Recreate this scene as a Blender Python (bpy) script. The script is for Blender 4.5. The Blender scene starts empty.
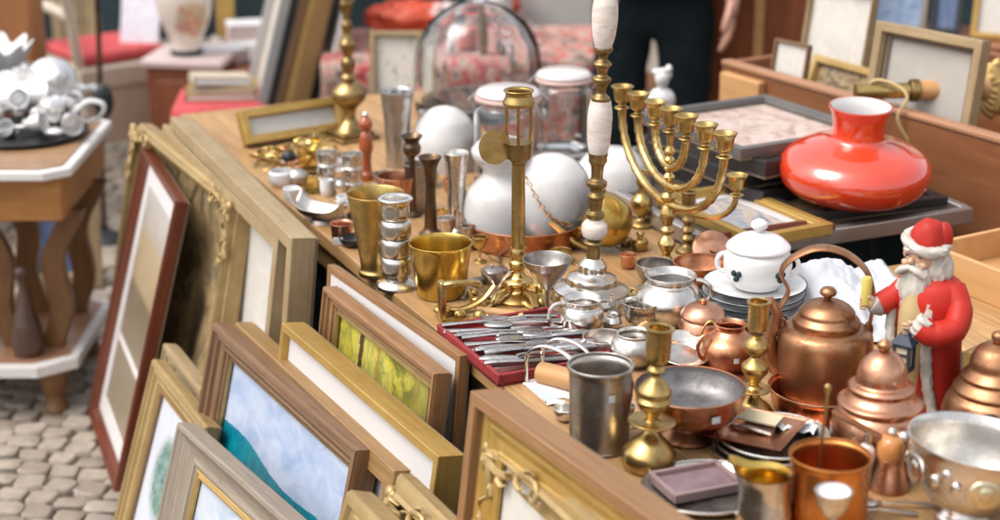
import bpy, math, random
from mathutils import Matrix, Vector, noise as mnoise
R = math.radians
random.seed(7)
scene = bpy.context.scene
COL = scene.collection
# ------------------------------------------------------------------ camera model (a real camera standing at the stall)
CAM_H, PITCH, FPX = 1.84, R(18.5), 1744.0
CP, SP = math.cos(PITCH), math.sin(PITCH)
def P(px, py, z):
    """world point of height z that the photo shows at pixel (px, py)"""
    X, U = px - 500, 260 - py
    d = (X, U*SP + FPX*CP, U*CP - FPX*SP)
    t = (z - CAM_H)/d[2]
    return Vector((t*d[0], t*d[1], z))
def depth(w): return w[1]*CP - (w[2]-CAM_H)*SP
TZ = 0.74
D = Vector((-.4161, .9093, 0)); C = Vector((.9093, .4161, 0)); E0 = Vector((-.017, 2.686, 0))
HEAD = math.atan2(D.y, D.x)            # heading of the long side of the stall table
def TP(a, b, z=TZ): return E0 + D*a + C*b + Vector((0, 0, z))

# ------------------------------------------------------------------ tagging and linking
def tag(o, label=None, cat=None, group=None, kind=None):
    if label: o['label'] = label
    if cat: o['category'] = cat
    if group: o['group'] = group
    if kind: o['kind'] = kind
    return o
def thing(name, label, cat, loc=(0, 0, 0), rz=0, group=None, tilt=None):
    o = bpy.data.objects.new(name, None); COL.objects.link(o)
    o.empty_display_size = .05; o.location = loc
    o.rotation_euler = (tilt[0] if tilt else 0, tilt[1] if tilt else 0, rz)
    return tag(o, label, cat, group)
class MB:
    def __init__(s): s.v, s.f, s.uv = [], [], {}
    def add(s, vs, fs, M=None, uvs=None):
        b = len(s.v)
        for v in vs: s.v.append((M @ Vector(v))[:] if M else tuple(v))
        for i, f in enumerate(fs):
            if uvs: s.uv[len(s.f)] = uvs[i]
            s.f.append(tuple(b+k for k in f))
        return s
    def lathe(s, prof, n=36, M=None, fn=None):
        vs, fs, rings = [], [], []
        for (r, h) in prof:
            if r < 1e-6: rings.append([len(vs)]); vs.append((0, 0, h))
            else:
                rings.append(list(range(len(vs), len(vs)+n)))
                for k in range(n):
                    t = 2*math.pi*k/n
                    p = (r*math.cos(t), r*math.sin(t), h)
                    vs.append(fn(p, t) if fn else p)
        for A, B in zip(rings, rings[1:]):
            if len(A) == 1 and len(B) == 1: continue
            for k in range(n):
                j = (k+1) % n
                if len(A) == 1: fs.append((A[0], B[j], B[k]))
                elif len(B) == 1: fs.append((A[k], A[j], B[0]))
                else: fs.append((A[k], A[j], B[j], B[k]))
        return s.add(vs, fs, M)
    def box(s, c, sz, M=None):
        x, y, z = [k/2 for k in sz]
        vs = [(c[0]+a*x, c[1]+b*y, c[2]+e*z) for a in (-1, 1) for b in (-1, 1) for e in (-1, 1)]
        return s.add(vs, [(0, 1, 3, 2), (4, 6, 7, 5), (0, 4, 5, 1), (2, 3, 7, 6), (0, 2, 6, 4), (1, 5, 7, 3)], M)
    def ell(s, c, r, n=20, m=12, M=None, fn=None):
        if not hasattr(r, '__len__'): r = (r, r, r)
        vs, fs = [(0, 0, -1)], []
        for i in range(1, m):
            t = math.pi*i/m
            for k in range(n):
                p = 2*math.pi*k/n
                vs.append((math.sin(t)*math.cos(p), math.sin(t)*math.sin(p), -math.cos(t)))
        vs.append((0, 0, 1))
        if fn: vs = [tuple(x*fn(Vector(v)) for x in v) for v in vs]
        vs = [(c[0]+v[0]*r[0], c[1]+v[1]*r[1], c[2]+v[2]*r[2]) for v in vs]
        for k in range(n):
            fs.append((0, 1+(k+1) % n, 1+k))
            for i in range(m-2): fs.append((1+i*n+k, 1+i*n+(k+1) % n, 1+(i+1)*n+(k+1) % n, 1+(i+1)*n+k))
            fs.append((1+(m-2)*n+k, 1+(m-2)*n+(k+1) % n, len(vs)-1))
        return s.add(vs, fs, M)
    def tube(s, pts, r, n=10, closed=False, flat=1.0, M=None, up=None):
        pts = [Vector(p) for p in pts]; N = len(pts)
        rr = r if hasattr(r, '__len__') else [r]*N
        tang = []
        for i in range(N):
            a = pts[(i-1) % N] if (closed or i > 0) else pts[i]
            b = pts[(i+1) % N] if (closed or i < N-1) else pts[i]
            t = (b-a); tang.append(t.normalized() if t.length > 1e-9 else Vector((0, 0, 1)))
        nrm = Vector(up) if up else (Vector((0, 0, 1)) if abs(tang[0].z) < .9 else Vector((1, 0, 0)))
        vs, fs = [], []
        for i in range(N):
            nrm = nrm - tang[i]*nrm.dot(tang[i])
            nrm = nrm.normalized() if nrm.length > 1e-6 else tang[i].orthogonal().normalized()
            bi = tang[i].cross(nrm)
            for k in range(n):
                t = 2*math.pi*k/n
                vs.append(pts[i] + nrm*(rr[i]*flat*math.cos(t)) + bi*(rr[i]*math.sin(t)))
        for i in range(N if closed else N-1):
            j = (i+1) % N
            for k in range(n): fs.append((i*n+k, i*n+(k+1) % n, j*n+(k+1) % n, j*n+k))
        if not closed:
            fs.append(tuple(range(n-1, -1, -1))); fs.append(tuple((N-1)*n+k for k in range(n)))
        return s.add(vs, fs, M)
    def prism(s, poly, z0, z1, M=None):
        n = len(poly)
        vs = [(x, y, z0) for x, y in poly] + [(x, y, z1) for x, y in poly]
        fs = [tuple(range(n-1, -1, -1)), tuple(range(n, 2*n))] + [(k, (k+1) % n, n+(k+1) % n, n+k) for k in range(n)]
        return s.add(vs, fs, M)
    def grid(s, nx, ny, fn, M=None):
        vs = [fn(i/nx, j/ny) for j in range(ny+1) for i in range(nx+1)]
        fs, uv = [], []
        for j in range(ny):
            for i in range(nx):
                a = j*(nx+1)+i; fs.append((a, a+1, a+nx+2, a+nx+1))
                uv.append([(i/nx, j/ny), ((i+1)/nx, j/ny), ((i+1)/nx, (j+1)/ny), (i/nx, (j+1)/ny)])
        return s.add(vs, fs, M, uv)
    def mesh(s, name, mat, sharp=38):
        me = bpy.data.meshes.new(name); me.from_pydata(s.v, [], s.f); me.update()
        if s.uv:
            L = me.uv_layers.new(name='UVMap'); 
            for i, p in enumerate(me.polygons):
                u = s.uv.get(i)
                if u:
                    for k, li in enumerate(p.loop_indices): L.data[li].uv = u[k]
        me.polygons.foreach_set('use_smooth', [True]*len(me.polygons))
        me.set_sharp_from_angle(angle=R(sharp))
        if mat: me.materials.append(mat)
        return me
def obj(name, mb, mat, parent=None, label=None, bev=0, sub=0, solid=0, sharp=38):
    o = bpy.data.objects.new(name, mb.mesh(name, mat, sharp)); COL.objects.link(o)
    if parent: o.parent = parent
    if label: o['label'] = label
    if solid:
        m = o.modifiers.new('thickness', 'SOLIDIFY'); m.thickness = solid; m.offset = 0
    if sub:
        m = o.modifiers.new('smooth', 'SUBSURF'); m.levels = m.render_levels = sub
    if bev:
        m = o.modifiers.new('bevel', 'BEVEL'); m.width = bev; m.segments = 2; m.limit_method = 'ANGLE'; m.angle_limit = R(40)
    return o
def single(name, mb, mat, label, cat, loc=(0, 0, 0), rz=0, group=None, tilt=None, kind=None, **k):
    o = obj(name, mb, mat, **k); o.location = loc
    o.rotation_euler = (tilt[0] if tilt else 0, tilt[1] if tilt else 0, rz)
    return tag(o, label, cat, group, kind)

# ------------------------------------------------------------------ materials
class G:
    def __init__(s, name):
        s.m = bpy.data.materials.new(name); s.m.use_nodes = True
        s.t = s.m.node_tree; s.t.nodes.clear()
        s.out = s.t.nodes.new('ShaderNodeOutputMaterial')
        s.b = s.t.nodes.new('ShaderNodeBsdfPrincipled')
        s.t.links.new(s.b.outputs[0], s.out.inputs[0])
        s.tc = s.t.nodes.new('ShaderNodeTexCoord')
    def put(s, sock, v):
        if hasattr(v, 'is_output'): s.t.links.new(v, sock)
        else:
            if sock.type == 'RGBA' and len(v) == 3: v = (*v, 1)
            sock.default_value = v
    def set(s, **k):
        for a, v in k.items(): s.put(s.b.inputs[a.replace('_', ' ')], v)
        return s
    def vec(s, scale=(1, 1, 1), src='Object', rot=(0, 0, 0), loc=(0, 0, 0)):
        n = s.t.nodes.new('ShaderNodeMapping'); n.inputs['Scale'].default_value = scale; n.inputs['Rotation'].default_value = rot; n.inputs['Location'].default_value = loc
        s.t.links.new(s.tc.outputs[src], n.inputs[0]); return n.outputs[0]
    def noise(s, v, scale=5, detail=5, rough=.55, dist=0):
        n = s.t.nodes.new('ShaderNodeTexNoise')
        if v: s.t.links.new(v, n.inputs['Vector'])
        for a, x in (('Scale', scale), ('Detail', detail), ('Roughness', rough), ('Distortion', dist)): n.inputs[a].default_value = x
        return n.outputs['Fac']
    def voro(s, v, scale, feature='F1', out='Distance'):
        n = s.t.nodes.new('ShaderNodeTexVoronoi'); n.feature = feature; s.t.links.new(v, n.inputs['Vector']); n.inputs['Scale'].default_value = scale
        return n.outputs[out]
    def ramp(s, f, stops):
        n = s.t.nodes.new('ShaderNodeValToRGB'); e = n.color_ramp.elements
        while len(e) < len(stops): e.new(.5)
        for i, (p, c) in enumerate(stops):
            e[i].position = p; e[i].color = (*c, 1) if hasattr(c, '__len__') else (c, c, c, 1)
        s.put(n.inputs[0], f); return n.outputs[0]
    def mix(s, f, a, b, mode='MIX'):
        n = s.t.nodes.new('ShaderNodeMix'); n.data_type = 'RGBA'; n.blend_type = mode
        s.put(n.inputs[0], f); s.put(n.inputs[6], a); s.put(n.inputs[7], b); return n.outputs[2]
    def math(s, op, a, b=0, c=0):
        n = s.t.nodes.new('ShaderNodeMath'); n.operation = op
        s.put(n.inputs[0], a); s.put(n.inputs[1], b); s.put(n.inputs[2], c); return n.outputs[0]
    def bump(s, h, strength=.3, dist=.002):
        n = s.t.nodes.new('ShaderNodeBump'); n.inputs['Strength'].default_value = strength; n.inputs['Distance'].default_value = dist
        s.t.links.new(h, n.inputs['Height']); s.t.links.new(n.outputs[0], s.b.inputs['Normal']); return s
    def rnd(s):
        return s.t.nodes.new('ShaderNodeNewGeometry').outputs['Random Per Island']
    def orand(s):
        return s.t.nodes.new('ShaderNodeObjectInfo').outputs['Random']
    def uv(s):
        n = s.t.nodes.new('ShaderNodeSeparateXYZ'); s.t.links.new(s.tc.outputs['UV'], n.inputs[0]); return n.outputs[0], n.outputs[1]
def sc3(c, k): return tuple(x*k for x in c)
def metal(name, col, dark, rough=(.12, .34), scale=28, bump=.12, tarn=(.38, .68)):
    g = G(name); v = g.vec()
    a = g.noise(v, scale, 6, .62, .3); b = g.noise(v, scale*4, 4); big = g.noise(v, scale*.35, 3)
    f = g.ramp(g.math('MULTIPLY_ADD', big, .6, g.math('MULTIPLY', a, .5)), [(tarn[0], 0), (tarn[1], 1)])
    c = g.mix(f, col, dark)
    r = g.math('MULTIPLY_ADD', a, rough[1]-rough[0], rough[0]); r = g.math('MULTIPLY_ADD', f, .16, r)
    g.set(Base_Color=c, Metallic=1.0, Roughness=r)
    spots = g.ramp(g.noise(v, scale*1.6, 9, .8, .6), [(.54, 0), (.66, .75)])
    g.set(Base_Color=g.mix(spots, c, sc3(dark, .8)), Roughness=g.math('MULTIPLY_ADD', spots, .18, r))
    dent = g.noise(v, 15, 3, .5)
    g.bump(g.math('MULTIPLY_ADD', dent, 3.2, g.math('MULTIPLY_ADD', b, .3, a)), bump*1.3, .0018)
    return g.m
def wood(name, c1, c2, rough=.45, scale=(3, 55, 55), src='Object', coat=0, isl=0, bump=.25):
    g = G(name); v = g.vec(scale, src)
    a = g.noise(v, 1, 7, .6, .6); big = g.noise(g.vec(sc3(scale, .12), src), 1, 3)
    c = g.mix(g.ramp(a, [(.32, 0), (.68, 1)]), c1, c2)
    c = g.mix(g.ramp(big, [(.35, 0), (.7, .45)]), c, sc3(c1, .55))
    if src == 'UV' or isl:
        fine = g.noise(g.vec(sc3(scale, 2.6), src), 1, 5, .7); c = g.mix(g.ramp(fine, [(.42, 0), (.62, .6)]), c, sc3(c1, .6))
        wear = g.noise(g.vec((22, 22, 22)), 1, 6, .7); c = g.mix(g.ramp(wear, [(.58, 0), (.72, .4)]), c, sc3(c1, .45))
    if isl: c = g.mix(g.math('MULTIPLY', g.rnd(), isl), c, sc3(c1, .5))
    g.set(Base_Color=c, Roughness=g.math('MULTIPLY_ADD', a, .25, rough-.1), Coat_Weight=coat, Coat_Roughness=.15)
    g.bump(a, bump, .001); return g.m
def paint(name, col, rough=.5, var=.25, scale=14, bump=.1, dark=None, spec=.5, coat=0):
    g = G(name); v = g.vec(); a = g.noise(v, scale, 6, .6); big = g.noise(v, scale*.25, 3)
    c = g.mix(g.ramp(g.math('MULTIPLY_ADD', big, .5, g.math('MULTIPLY', a, .5)), [(.35, 0), (.66, 1)]), col, dark or sc3(col, 1-var))
    g.set(Base_Color=c, Roughness=g.math('MULTIPLY_ADD', a, .2, rough-.1), Specular_IOR_Level=spec, Coat_Weight=coat, Coat_Roughness=.05)
    g.bump(a, bump, .001); return g.m
def glass(name, col=(1, 1, 1), rough=.0):
    g = G(name); g.set(Base_Color=col, Transmission_Weight=1.0, Roughness=rough, IOR=1.45); return g.m
def gilt(name, c1, c2, c3, rough=.4, met=.55, bump=.35, scale=30):
    g = G(name); v = g.vec(); a = g.noise(v, scale, 6, .65); b = g.noise(v, scale*.2, 3); u = g.noise(g.vec((4, 300, 1), 'UV'), 1, 3)
    c = g.mix(g.ramp(g.math('MULTIPLY_ADD', a, .45, g.math('MULTIPLY', b, .55)), [(.34, 0), (.52, .5), (.7, 1)]), c1, c2)
    c = g.mix(g.ramp(u, [(.5, 0), (.75, .6)]), c, c3)
    g.set(Base_Color=c, Metallic=met, Roughness=g.math('MULTIPLY_ADD', a, .25, rough-.1)); g.bump(a, bump, .001); return g.m

BRASS = metal('brass', (.68, .48, .18), (.27, .17, .06), (.14, .34), 24)
BRASS_D = metal('aged_brass', (.50, .35, .15), (.16, .10, .04), (.2, .42), 30)
BRASS_L = metal('bright_brass', (.82, .60, .25), (.38, .24, .08), (.10, .26), 22)
GOLD = metal('polished_gold_brass', (.78, .55, .15), (.38, .25, .06), (.09, .24), 18)
COPPER = metal('copper', (.74, .36, .20), (.34, .13, .06), (.12, .3), 24)
COPPER_P = metal('pink_copper', (.80, .43, .28), (.36, .16, .09), (.12, .32), 20)
COPPER_B = metal('brown_copper', (.56, .29, .15), (.22, .105, .055), (.2, .42), 22)
COPPER_O = metal('orange_copper', (.80, .36, .12), (.48, .17, .04), (.14, .28), 20)
SILVER = metal('silver', (.86, .83, .79), (.50, .46, .41), (.10, .26), 24)
SILVER_D = metal('tarnished_silver', (.58, .54, .50), (.20, .17, .15), (.16, .36), 30)
PEWTER = metal('pewter', (.70, .65, .60), (.40, .35, .31), (.16, .36), 34)
CHROME = metal('chrome', (.80, .80, .80), (.55, .55, .55), (.04, .1), 10, .02)
BRONZE = metal('dark_bronze', (.20, .13, .08), (.06, .04, .03), (.2, .4), 30)
TIN = metal('tin_lining', (.36, .34, .33), (.17, .16, .16), (.35, .55), 40, .3)
IRON = paint('black_iron', (.02, .022, .024), .45, .4)
ONYX = (lambda g: (g.set(Base_Color=g.mix(g.ramp(g.noise(g.vec((14, 14, 40)), 1, 6, .6, 1.5), [(.3, 0), (.5, .3), (.72, 1)]), (.86, .80, .74), (.62, .46, .36)), Roughness=.22, Subsurface_Weight=.25, Subsurface_Radius=(.01, .006, .004), Subsurface_Scale=.3), g.m)[1])(G('onyx'))
WHITE = paint('white_porcelain', (.74, .73, .72), .14, .04, 9, .02)
OPAL = (lambda g: (g.set(Base_Color=g.mix(g.noise(g.vec(), 6, 4), (.70, .675, .655), (.58, .55, .53)), Roughness=.07, Coat_Weight=.4, Coat_Roughness=.02, Subsurface_Weight=.35, Subsurface_Radius=(.02, .02, .02), Subsurface_Scale=.3), g.m)[1])(G('opal_glass'))
GLASS = glass('clear_glass', (.98, .985, .985))
GLASS_A = paint('amber_glass', (.62, .25, .07), .15, .3, 20, .02, coat=.5)
GLASS_Y = glass('yellow_glass', (.95, .85, .45), .03)
PINKLID = paint('pink_rubber_lid', (.72, .50, .45), .35, .15); LIDG = paint('frosted_glass_lid', (.70, .63, .61), .12, .12, 20, coat=.4)
RED_C = paint('red_cushion', (.62, .085, .09), .75, .25, 40, .3)
CREAM = paint('cream_paint', (.66, .56, .45), .5, .22, 8)
WPAPER = paint('white_paper', (.80, .78, .76), .8, .07, 16, .2)
MOUNT = paint('mount_card', (.60, .565, .55), .85, .06, 6, .05)
WCLOTH = paint('white_cloth', (.56, .565, .60), .85, .06, 25, .2)
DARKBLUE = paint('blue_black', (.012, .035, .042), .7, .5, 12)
COAT = (lambda g: (g.set(Base_Color=g.mix(g.noise(g.vec(), 7, 5), (.002, .006, .008), (.007, .013, .016)), Roughness=.85, Specular_IOR_Level=.2), g.bump(g.noise(g.vec(), 9, 6, .6, 1.), .7, .03), g.m)[2])(G('black_cloth'))
SKIN = paint('skin', (.62, .33, .24), .5, .15, 20)
PINE = wood('pine_boards', (.47, .255, .10), (.64, .39, .18), .42, (2.5, 46, 46), isl=.35)
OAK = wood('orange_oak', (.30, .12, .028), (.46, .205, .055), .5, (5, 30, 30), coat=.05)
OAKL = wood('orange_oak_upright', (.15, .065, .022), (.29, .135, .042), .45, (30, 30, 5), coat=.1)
MAHOG = wood('red_mahogany', (.16, .035, .015), (.26, .06, .025), .3, (40, 4, 40), 'UV', coat=.3)
MAHOGO = wood('mahogany', (.20, .055, .02), (.32, .10, .04), .35, (30, 30, 5), coat=.3)
CHESTW = wood('brown_chest_wood', (.20, .07, .025), (.30, .118, .045), .5, (3, 26, 26), coat=.1)
CHESTL = wood('light_chest_wood', (.52, .27, .10), (.64, .36, .15), .5, (3, 26, 26), coat=.1)
DARKW = wood('dark_walnut', (.055, .025, .015), (.11, .05, .03), .4, (30, 30, 6), coat=.2)
PEPPERW = wood('red_brown_turned_wood', (.34, .07, .02), (.48, .12, .04), .25, (40, 40, 8), coat=.5)
F_BROWN = wood('frame_brown', (.14, .07, .032), (.33, .185, .09), .42, (3, 220, 1), 'UV')
F_TAN = wood('frame_tan', (.27, .145, .05), (.44, .265, .105), .45, (3, 200, 1), 'UV')
F_OAK = wood('frame_oak', (.24, .11, .04), (.43, .235, .105), .42, (3, 180, 1), 'UV')
F_GREY = wood('frame_grey', (.28, .22, .165), (.42, .35, .275), .5, (3, 160, 1), 'UV')
F_MAHOG = wood('frame_red_mahogany', (.13, .03, .014), (.24, .062, .028), .3, (3, 160, 1), 'UV', coat=.3)
F_GILT = gilt('frame_gilt', (.62, .42, .16), (.44, .28, .10), (.30, .18, .07))
F_GILTP = gilt('frame_pale_gilt', (.52, .37, .165), (.33, .215, .085), (.15, .09, .035), .4, .4)
F_GILTB = gilt('frame_bright_gilt', (.62, .40, .115), (.42, .25, .06), (.22, .12, .03), .38, .5)
F_SAND = gilt('frame_sand', (.42, .31, .175), (.29, .20, .10), (.15, .095, .045), .5, .15)
F_BLACK = paint('frame_black', (.03, .028, .028), .35, .4)
F_SILV = gilt('frame_silver_grey', (.50, .49, .47), (.38, .37, .36), (.28, .27, .27), .4, .4)
BACK = paint('backing_board', (.28, .20, .13), .85, .3)
PLASTIC_W = paint('white_plastic', (.78, .77, .76), .35, .05)
STICK = paint('price_sticker', (.66, .64, .62), .6, .04)
CASE_RED = paint('red_case_lining', (.29, .022, .024), .7, .35, 60, .3)

# ------------------------------------------------------------------ turned objects, sized from their pixels in the photo
def smoothp(pr, n=5):
    out = []
    N = len(pr)
    for i in range(N-1):
        p1, p2 = pr[i], pr[i+1]
        p0 = pr[i-1] if i > 0 else p1
        p3 = pr[i+2] if i+2 < N else p2
        if (p2[0]-p1[0])**2 + (p2[1]-p1[1])**2 < 1e-12: continue
        for k in range(n):
            t = k/n
            q = []
            for a in (0, 1):
                m1, m2 = (p2[a]-p0[a])*.42, (p3[a]-p1[a])*.42
                h = 2*t**3-3*t*t+1, t**3-2*t*t+t, -2*t**3+3*t*t, t**3-t*t
                q.append(h[0]*p1[a]+h[1]*m1+h[2]*p2[a]+h[3]*m2)
            out.append((max(q[0], 0), q[1]))
    out.append(pr[-1]); return out
def hollow(pr, th, bottom=0.12):
    """outer wall profile -> outer wall, lip, inner wall and inside bottom"""
    lo = pr[0][1]; H = pr[-1][1]-lo
    inner = [(max(r-th, 0), h) for r, h in pr if h-lo > max(bottom*H, th)]
    if not inner: inner = [(max(pr[-1][0]-th, .001), H)]
    pr = [(0, lo)] + pr + [(pr[-1][0]-th*.5, H+lo+th*.3)] + list(reversed(inner))
    pr.append((0, inner[0][1])); return pr
def turned(name, label, cat, px, py, parts, z=TZ, group=None, n=36, tilt=None, rz=0, sm=5):
    """parts: (part name, material, profile in photo pixels (radius, height over the base) [, wall thickness px])"""
    loc = P(px, py, z); m = depth(loc)/FPX
    vz = m/math.cos(math.asin((CAM_H-z)/(loc-Vector((0, 0, CAM_H))).length))
    built = []
    for p in parts:
        pr = [(r*m, h*vz) for r, h in p[2]]
        if sm: pr = smoothp(pr, sm)
        if len(p) > 3 and p[3]: pr = hollow(pr, p[3]*m)
        else:
            if pr[0][0] > 0: pr = [(0, pr[0][1])] + pr
            if pr[-1][0] > 0: pr = pr + [(0, pr[-1][1])]
        built.append((p[0], p[1], MB().lathe(pr, n)))
    if len(built) == 1:
        o = single(name, built[0][2], built[0][1], label, cat, loc, rz, group, tilt)
    else:
        o = thing(name, label, cat, loc, rz, group, tilt)
        for nm, mt, mb in built: obj(nm, mb, mt, o)
    o['_m'] = m; o['_v'] = vz
    return o
def arc(c, r, a0, a1, n=14, ax='x', rz=None, sq=1):
    """points of an arc in a vertical plane through c; ax: direction of the plane in xy"""
    u = Vector(ax) if not isinstance(ax, str) else Vector((1, 0, 0))
    rz = r if rz is None else rz
    return [Vector(c) + u*(r*math.cos(a0+(a1-a0)*k/n)) + Vector((0, 0, rz*math.sin(a0+(a1-a0)*k/n))) for k in range(n+1)]
def to_part(root, name, mb, mat, **k):
    """adds a part to a thing; a single-mesh thing is kept as its own body"""
    return obj(name, mb, mat, root, **k)
def handle(root, side, h0, h1, r0, out, rad, mat, name='handle', ang=0, flat=1.0, n=14):
    """ear handle: from height h0 to h1 (px), starting at radius r0 (px), bulging by out (px); ang: direction, 0 = image right"""
    m, v = root['_m'], root['_v']
    u = Vector((math.cos(ang), math.sin(ang), 0))*side
    pts = []
    for k in range(n+1):
        t = math.pi*k/n
        pts.append(u*((r0 + out*math.sin(t)**.8)*m) + Vector((0, 0, (h0+h1)/2*v - math.cos(t)*(h1-h0)/2*v)))
    return obj(name, MB().tube(pts, rad*m, 8, flat=flat), mat, root)
def sticker(root, r, h, w, hh, ang, name='price_sticker', mat=None):
    w, hh = w*.75, hh*.7
    m, v = root['_m'], root['_v']
    mb = MB().grid(4, 2, lambda s, t: ((r*m+.0012)*math.cos(ang+(s-.5)*w/r), (r*m+.0012)*math.sin(ang+(s-.5)*w/r), (h+(t-.5)*hh)*v))
    return obj(name, mb, mat or STICK, root)
# ================================================================== world, light, camera
w = bpy.data.worlds.new("World"); scene.world = w; w.use_nodes = True
nt = w.node_tree; nt.nodes.clear()
wo = nt.nodes.new('ShaderNodeOutputWorld'); bg = nt.nodes.new('ShaderNodeBackground'); sky = nt.nodes.new('ShaderNodeTexSky'); hs = nt.nodes.new('ShaderNodeHueSaturation')
SUN_EL, SUN_AZ = R(58), R(250)
sky.sky_type = 'NISHITA'; sky.sun_disc = False; sky.sun_elevation = SUN_EL; sky.sun_rotation = SUN_AZ
sky.dust_density = 4; sky.air_density = 1.2; sky.ozone_density = 1
hs.inputs['Saturation'].default_value = .25; hs.inputs['Value'].default_value = 1.9
nt.links.new(sky.outputs[0], hs.inputs['Color']); nt.links.new(hs.outputs[0], bg.inputs[0]); bg.inputs[1].default_value = .15
nt.links.new(bg.outputs[0], wo.inputs[0])
sl = bpy.data.lights.new('daylight', 'SUN'); sl.energy = 1.15; sl.angle = R(32); sl.color = (1, .94, .86)
so = bpy.data.objects.new('daylight', sl); COL.objects.link(so)
sdir = Vector((math.sin(SUN_AZ)*math.cos(SUN_EL), math.cos(SUN_AZ)*math.cos(SUN_EL), math.sin(SUN_EL)))
so.rotation_euler = sdir.to_track_quat('Z', 'Y').to_euler()
cam = bpy.data.cameras.new('camera'); co = bpy.data.objects.new('camera', cam); COL.objects.link(co)
co.location = (0, 0, CAM_H); co.rotation_euler = (math.pi/2-PITCH, 0, 0)
cam.sensor_width = 36; cam.lens = FPX*36/1000; cam.clip_start = .05; cam.clip_end = 500
cam.dof.use_dof = True; cam.dof.focus_distance = 3.0; cam.dof.aperture_fstop = 2.6
scene.camera = co
scene.view_settings.view_transform = 'Standard'; scene.view_settings.look = 'None'; scene.view_settings.exposure = 0
scene.cycles.max_bounces = 10; scene.cycles.transmission_bounces = 10; scene.cycles.glossy_bounces = 5; scene.cycles.caustics_refractive = False; scene.cycles.caustics_reflective = False

# ================================================================== ground
g = G('earth_between_stones'); g.set(Base_Color=g.mix(g.noise(g.vec(), 3, 6), (.055, .043, .033), (.12, .095, .07)), Roughness=.95); g.bump(g.noise(g.vec(), 60, 5), .5, .004); EARTH = g.m
g = G('cobble_stone')
r = g.rnd(); n1 = g.noise(g.vec(), 35, 6, .65)
c = g.ramp(r, [(0, (.25, .205, .16)), (.35, (.36, .30, .24)), (.7, (.42, .355, .29)), (1, (.30, .26, .215))])
g.set(Base_Color=g.mix(g.ramp(n1, [(.35, 0), (.75, .65)]), c, (.18, .145, .115)), Roughness=.75); g.bump(n1, .5, .004); COBBLE = g.m
mb = MB(); mb.box((0, 40, -.02), (400, 400, .02))
single('ground', mb, EARTH, None, None, kind='structure')
mb = MB(); rnd = random.Random(3)
S1, S2 = .082, .068
for i in range(-48, 18):
    for j in range(34, 150):
        hx = random.Random(i*7919+j*104729)
        x0, y0 = i*S1+(.5*S1 if j % 2 else 0)+.012*math.sin(j*2.3), j*S2
        x = x0*.94+y0*.20; y = y0-.22*x0+.10*math.sin(x0*1.1)
        a0 = hx.uniform(-.12, .12)-.12; w1, w2 = S1*hx.uniform(.40, .475), S2*hx.uniform(.41, .475)
        c = Vector((x, y, 0))
        if not (-3.2 < c.x < 1.2 and 2.6 < c.y < 9.5): continue
        q = []
        for (u_, v_) in ((-1, -1), (1, -1), (1, 1), (-1, 1)):
            px_, py_ = u_*w1+hx.uniform(-.006, .006), v_*w2+hx.uniform(-.005, .005)
            q.append(c+Vector((px_*math.cos(a0)-py_*math.sin(a0), px_*math.sin(a0)+py_*math.cos(a0), 0)))
        h = rnd.uniform(.004, .010); tilt = Vector((rnd.uniform(-.06, .06), rnd.uniform(-.06, .06), 0))
        def ring(k, z):
            out = []
            for a in range(4):
                p, nx, pv = q[a], q[(a+1) % 4], q[a-1]
                e1 = (nx-p)*.15; e0 = (pv-p)*.15
                for e in (e0, e1):
                    v = c + (p+e-c)*k; out.append((v.x, v.y, z + (v-c).dot(tilt)))
            return out
        vs = ring(1.0, -.02) + ring(.98, h*.5) + ring(.88, h) + [(c.x, c.y, h+.0006)]
        fs = []
        for b in (0, 8):
            fs += [(b+k, b+(k+1) % 8, b+8+(k+1) % 8, b+8+k) for k in range(8)]
        fs += [(16+k, 16+(k+1) % 8, 24) for k in range(8)]
        mb.add(vs, fs)
single('cobblestones', mb, COBBLE, None, None, kind='structure', sharp=40)

# ================================================================== stall tables
def table(name, label, a0, a1, b0, b1, z, mat, nb, th=.03, legs=True, edge=None):
    t = thing(name, label, 'table', TP((a0+a1)/2, (b0+b1)/2, 0), HEAD)
    L, Wd = a1-a0, b1-b0
    mb = MB(); wv = Wd/nb; rr = random.Random(5)
    for k in range(nb):                     # boards run along the table; local y points left of the heading
        y = -Wd/2 + wv*(k+.5)
        cut = rr.uniform(-.2, .2)*L
        mb.box(((-L/2+cut)/2, y, z-th/2), (L/2+cut-.002, wv-.003, th))
        mb.box(((L/2+cut)/2, y, z-th/2), (L/2-cut-.002, wv-.003, th))
    obj('tabletop', mb, mat, t, bev=.002)
    mb = MB()
    for s in (-1, 1): mb.box((0, s*(Wd/2-.04), z-th-.035), (L-.16, .022, .07)); mb.box((s*(L/2-.06), 0, z-th-.035), (.022, Wd-.12, .07))
    obj('apron', mb, edge or mat, t)
    for sx in (-1, 1):
        for sy in (-1, 1):
            obj('leg', MB().box((sx*(L/2-.06), sy*(Wd/2-.06), (z-th)/2), (.05, .05, z-th)), edge or mat, t)
    return t
tA = table('stall_table', 'long pine stall table crowded with brass, copper and silverware in the foreground', -1.3, .19, 0, 1.18, TZ, PINE, 9)
tB = table('stall_table', 'pine stall table at the far end under the glass jars and small silver', .191, 2.0, 0, .645, TZ, PINE, 5)
def shade_sheet(tab, label, a0, a1, b, z):  # added wavy sheet, its dark colour stands in for the shade under a table
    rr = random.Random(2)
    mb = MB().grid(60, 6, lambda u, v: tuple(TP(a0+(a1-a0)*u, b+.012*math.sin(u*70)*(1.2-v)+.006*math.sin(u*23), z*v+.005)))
    return single('under_table_shade', mb, DARKBLUE, label, 'cloth', kind=None)
shade_sheet(tA, 'added dark green-black sheet imitating the shade under the foreground stall table behind the frames', -1.26, .18, .07, .70)
shade_sheet(tB, 'added dark green-black sheet imitating the shade under the far stall table beside the tall frames', .20, 1.96, .07, .70)
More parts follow.
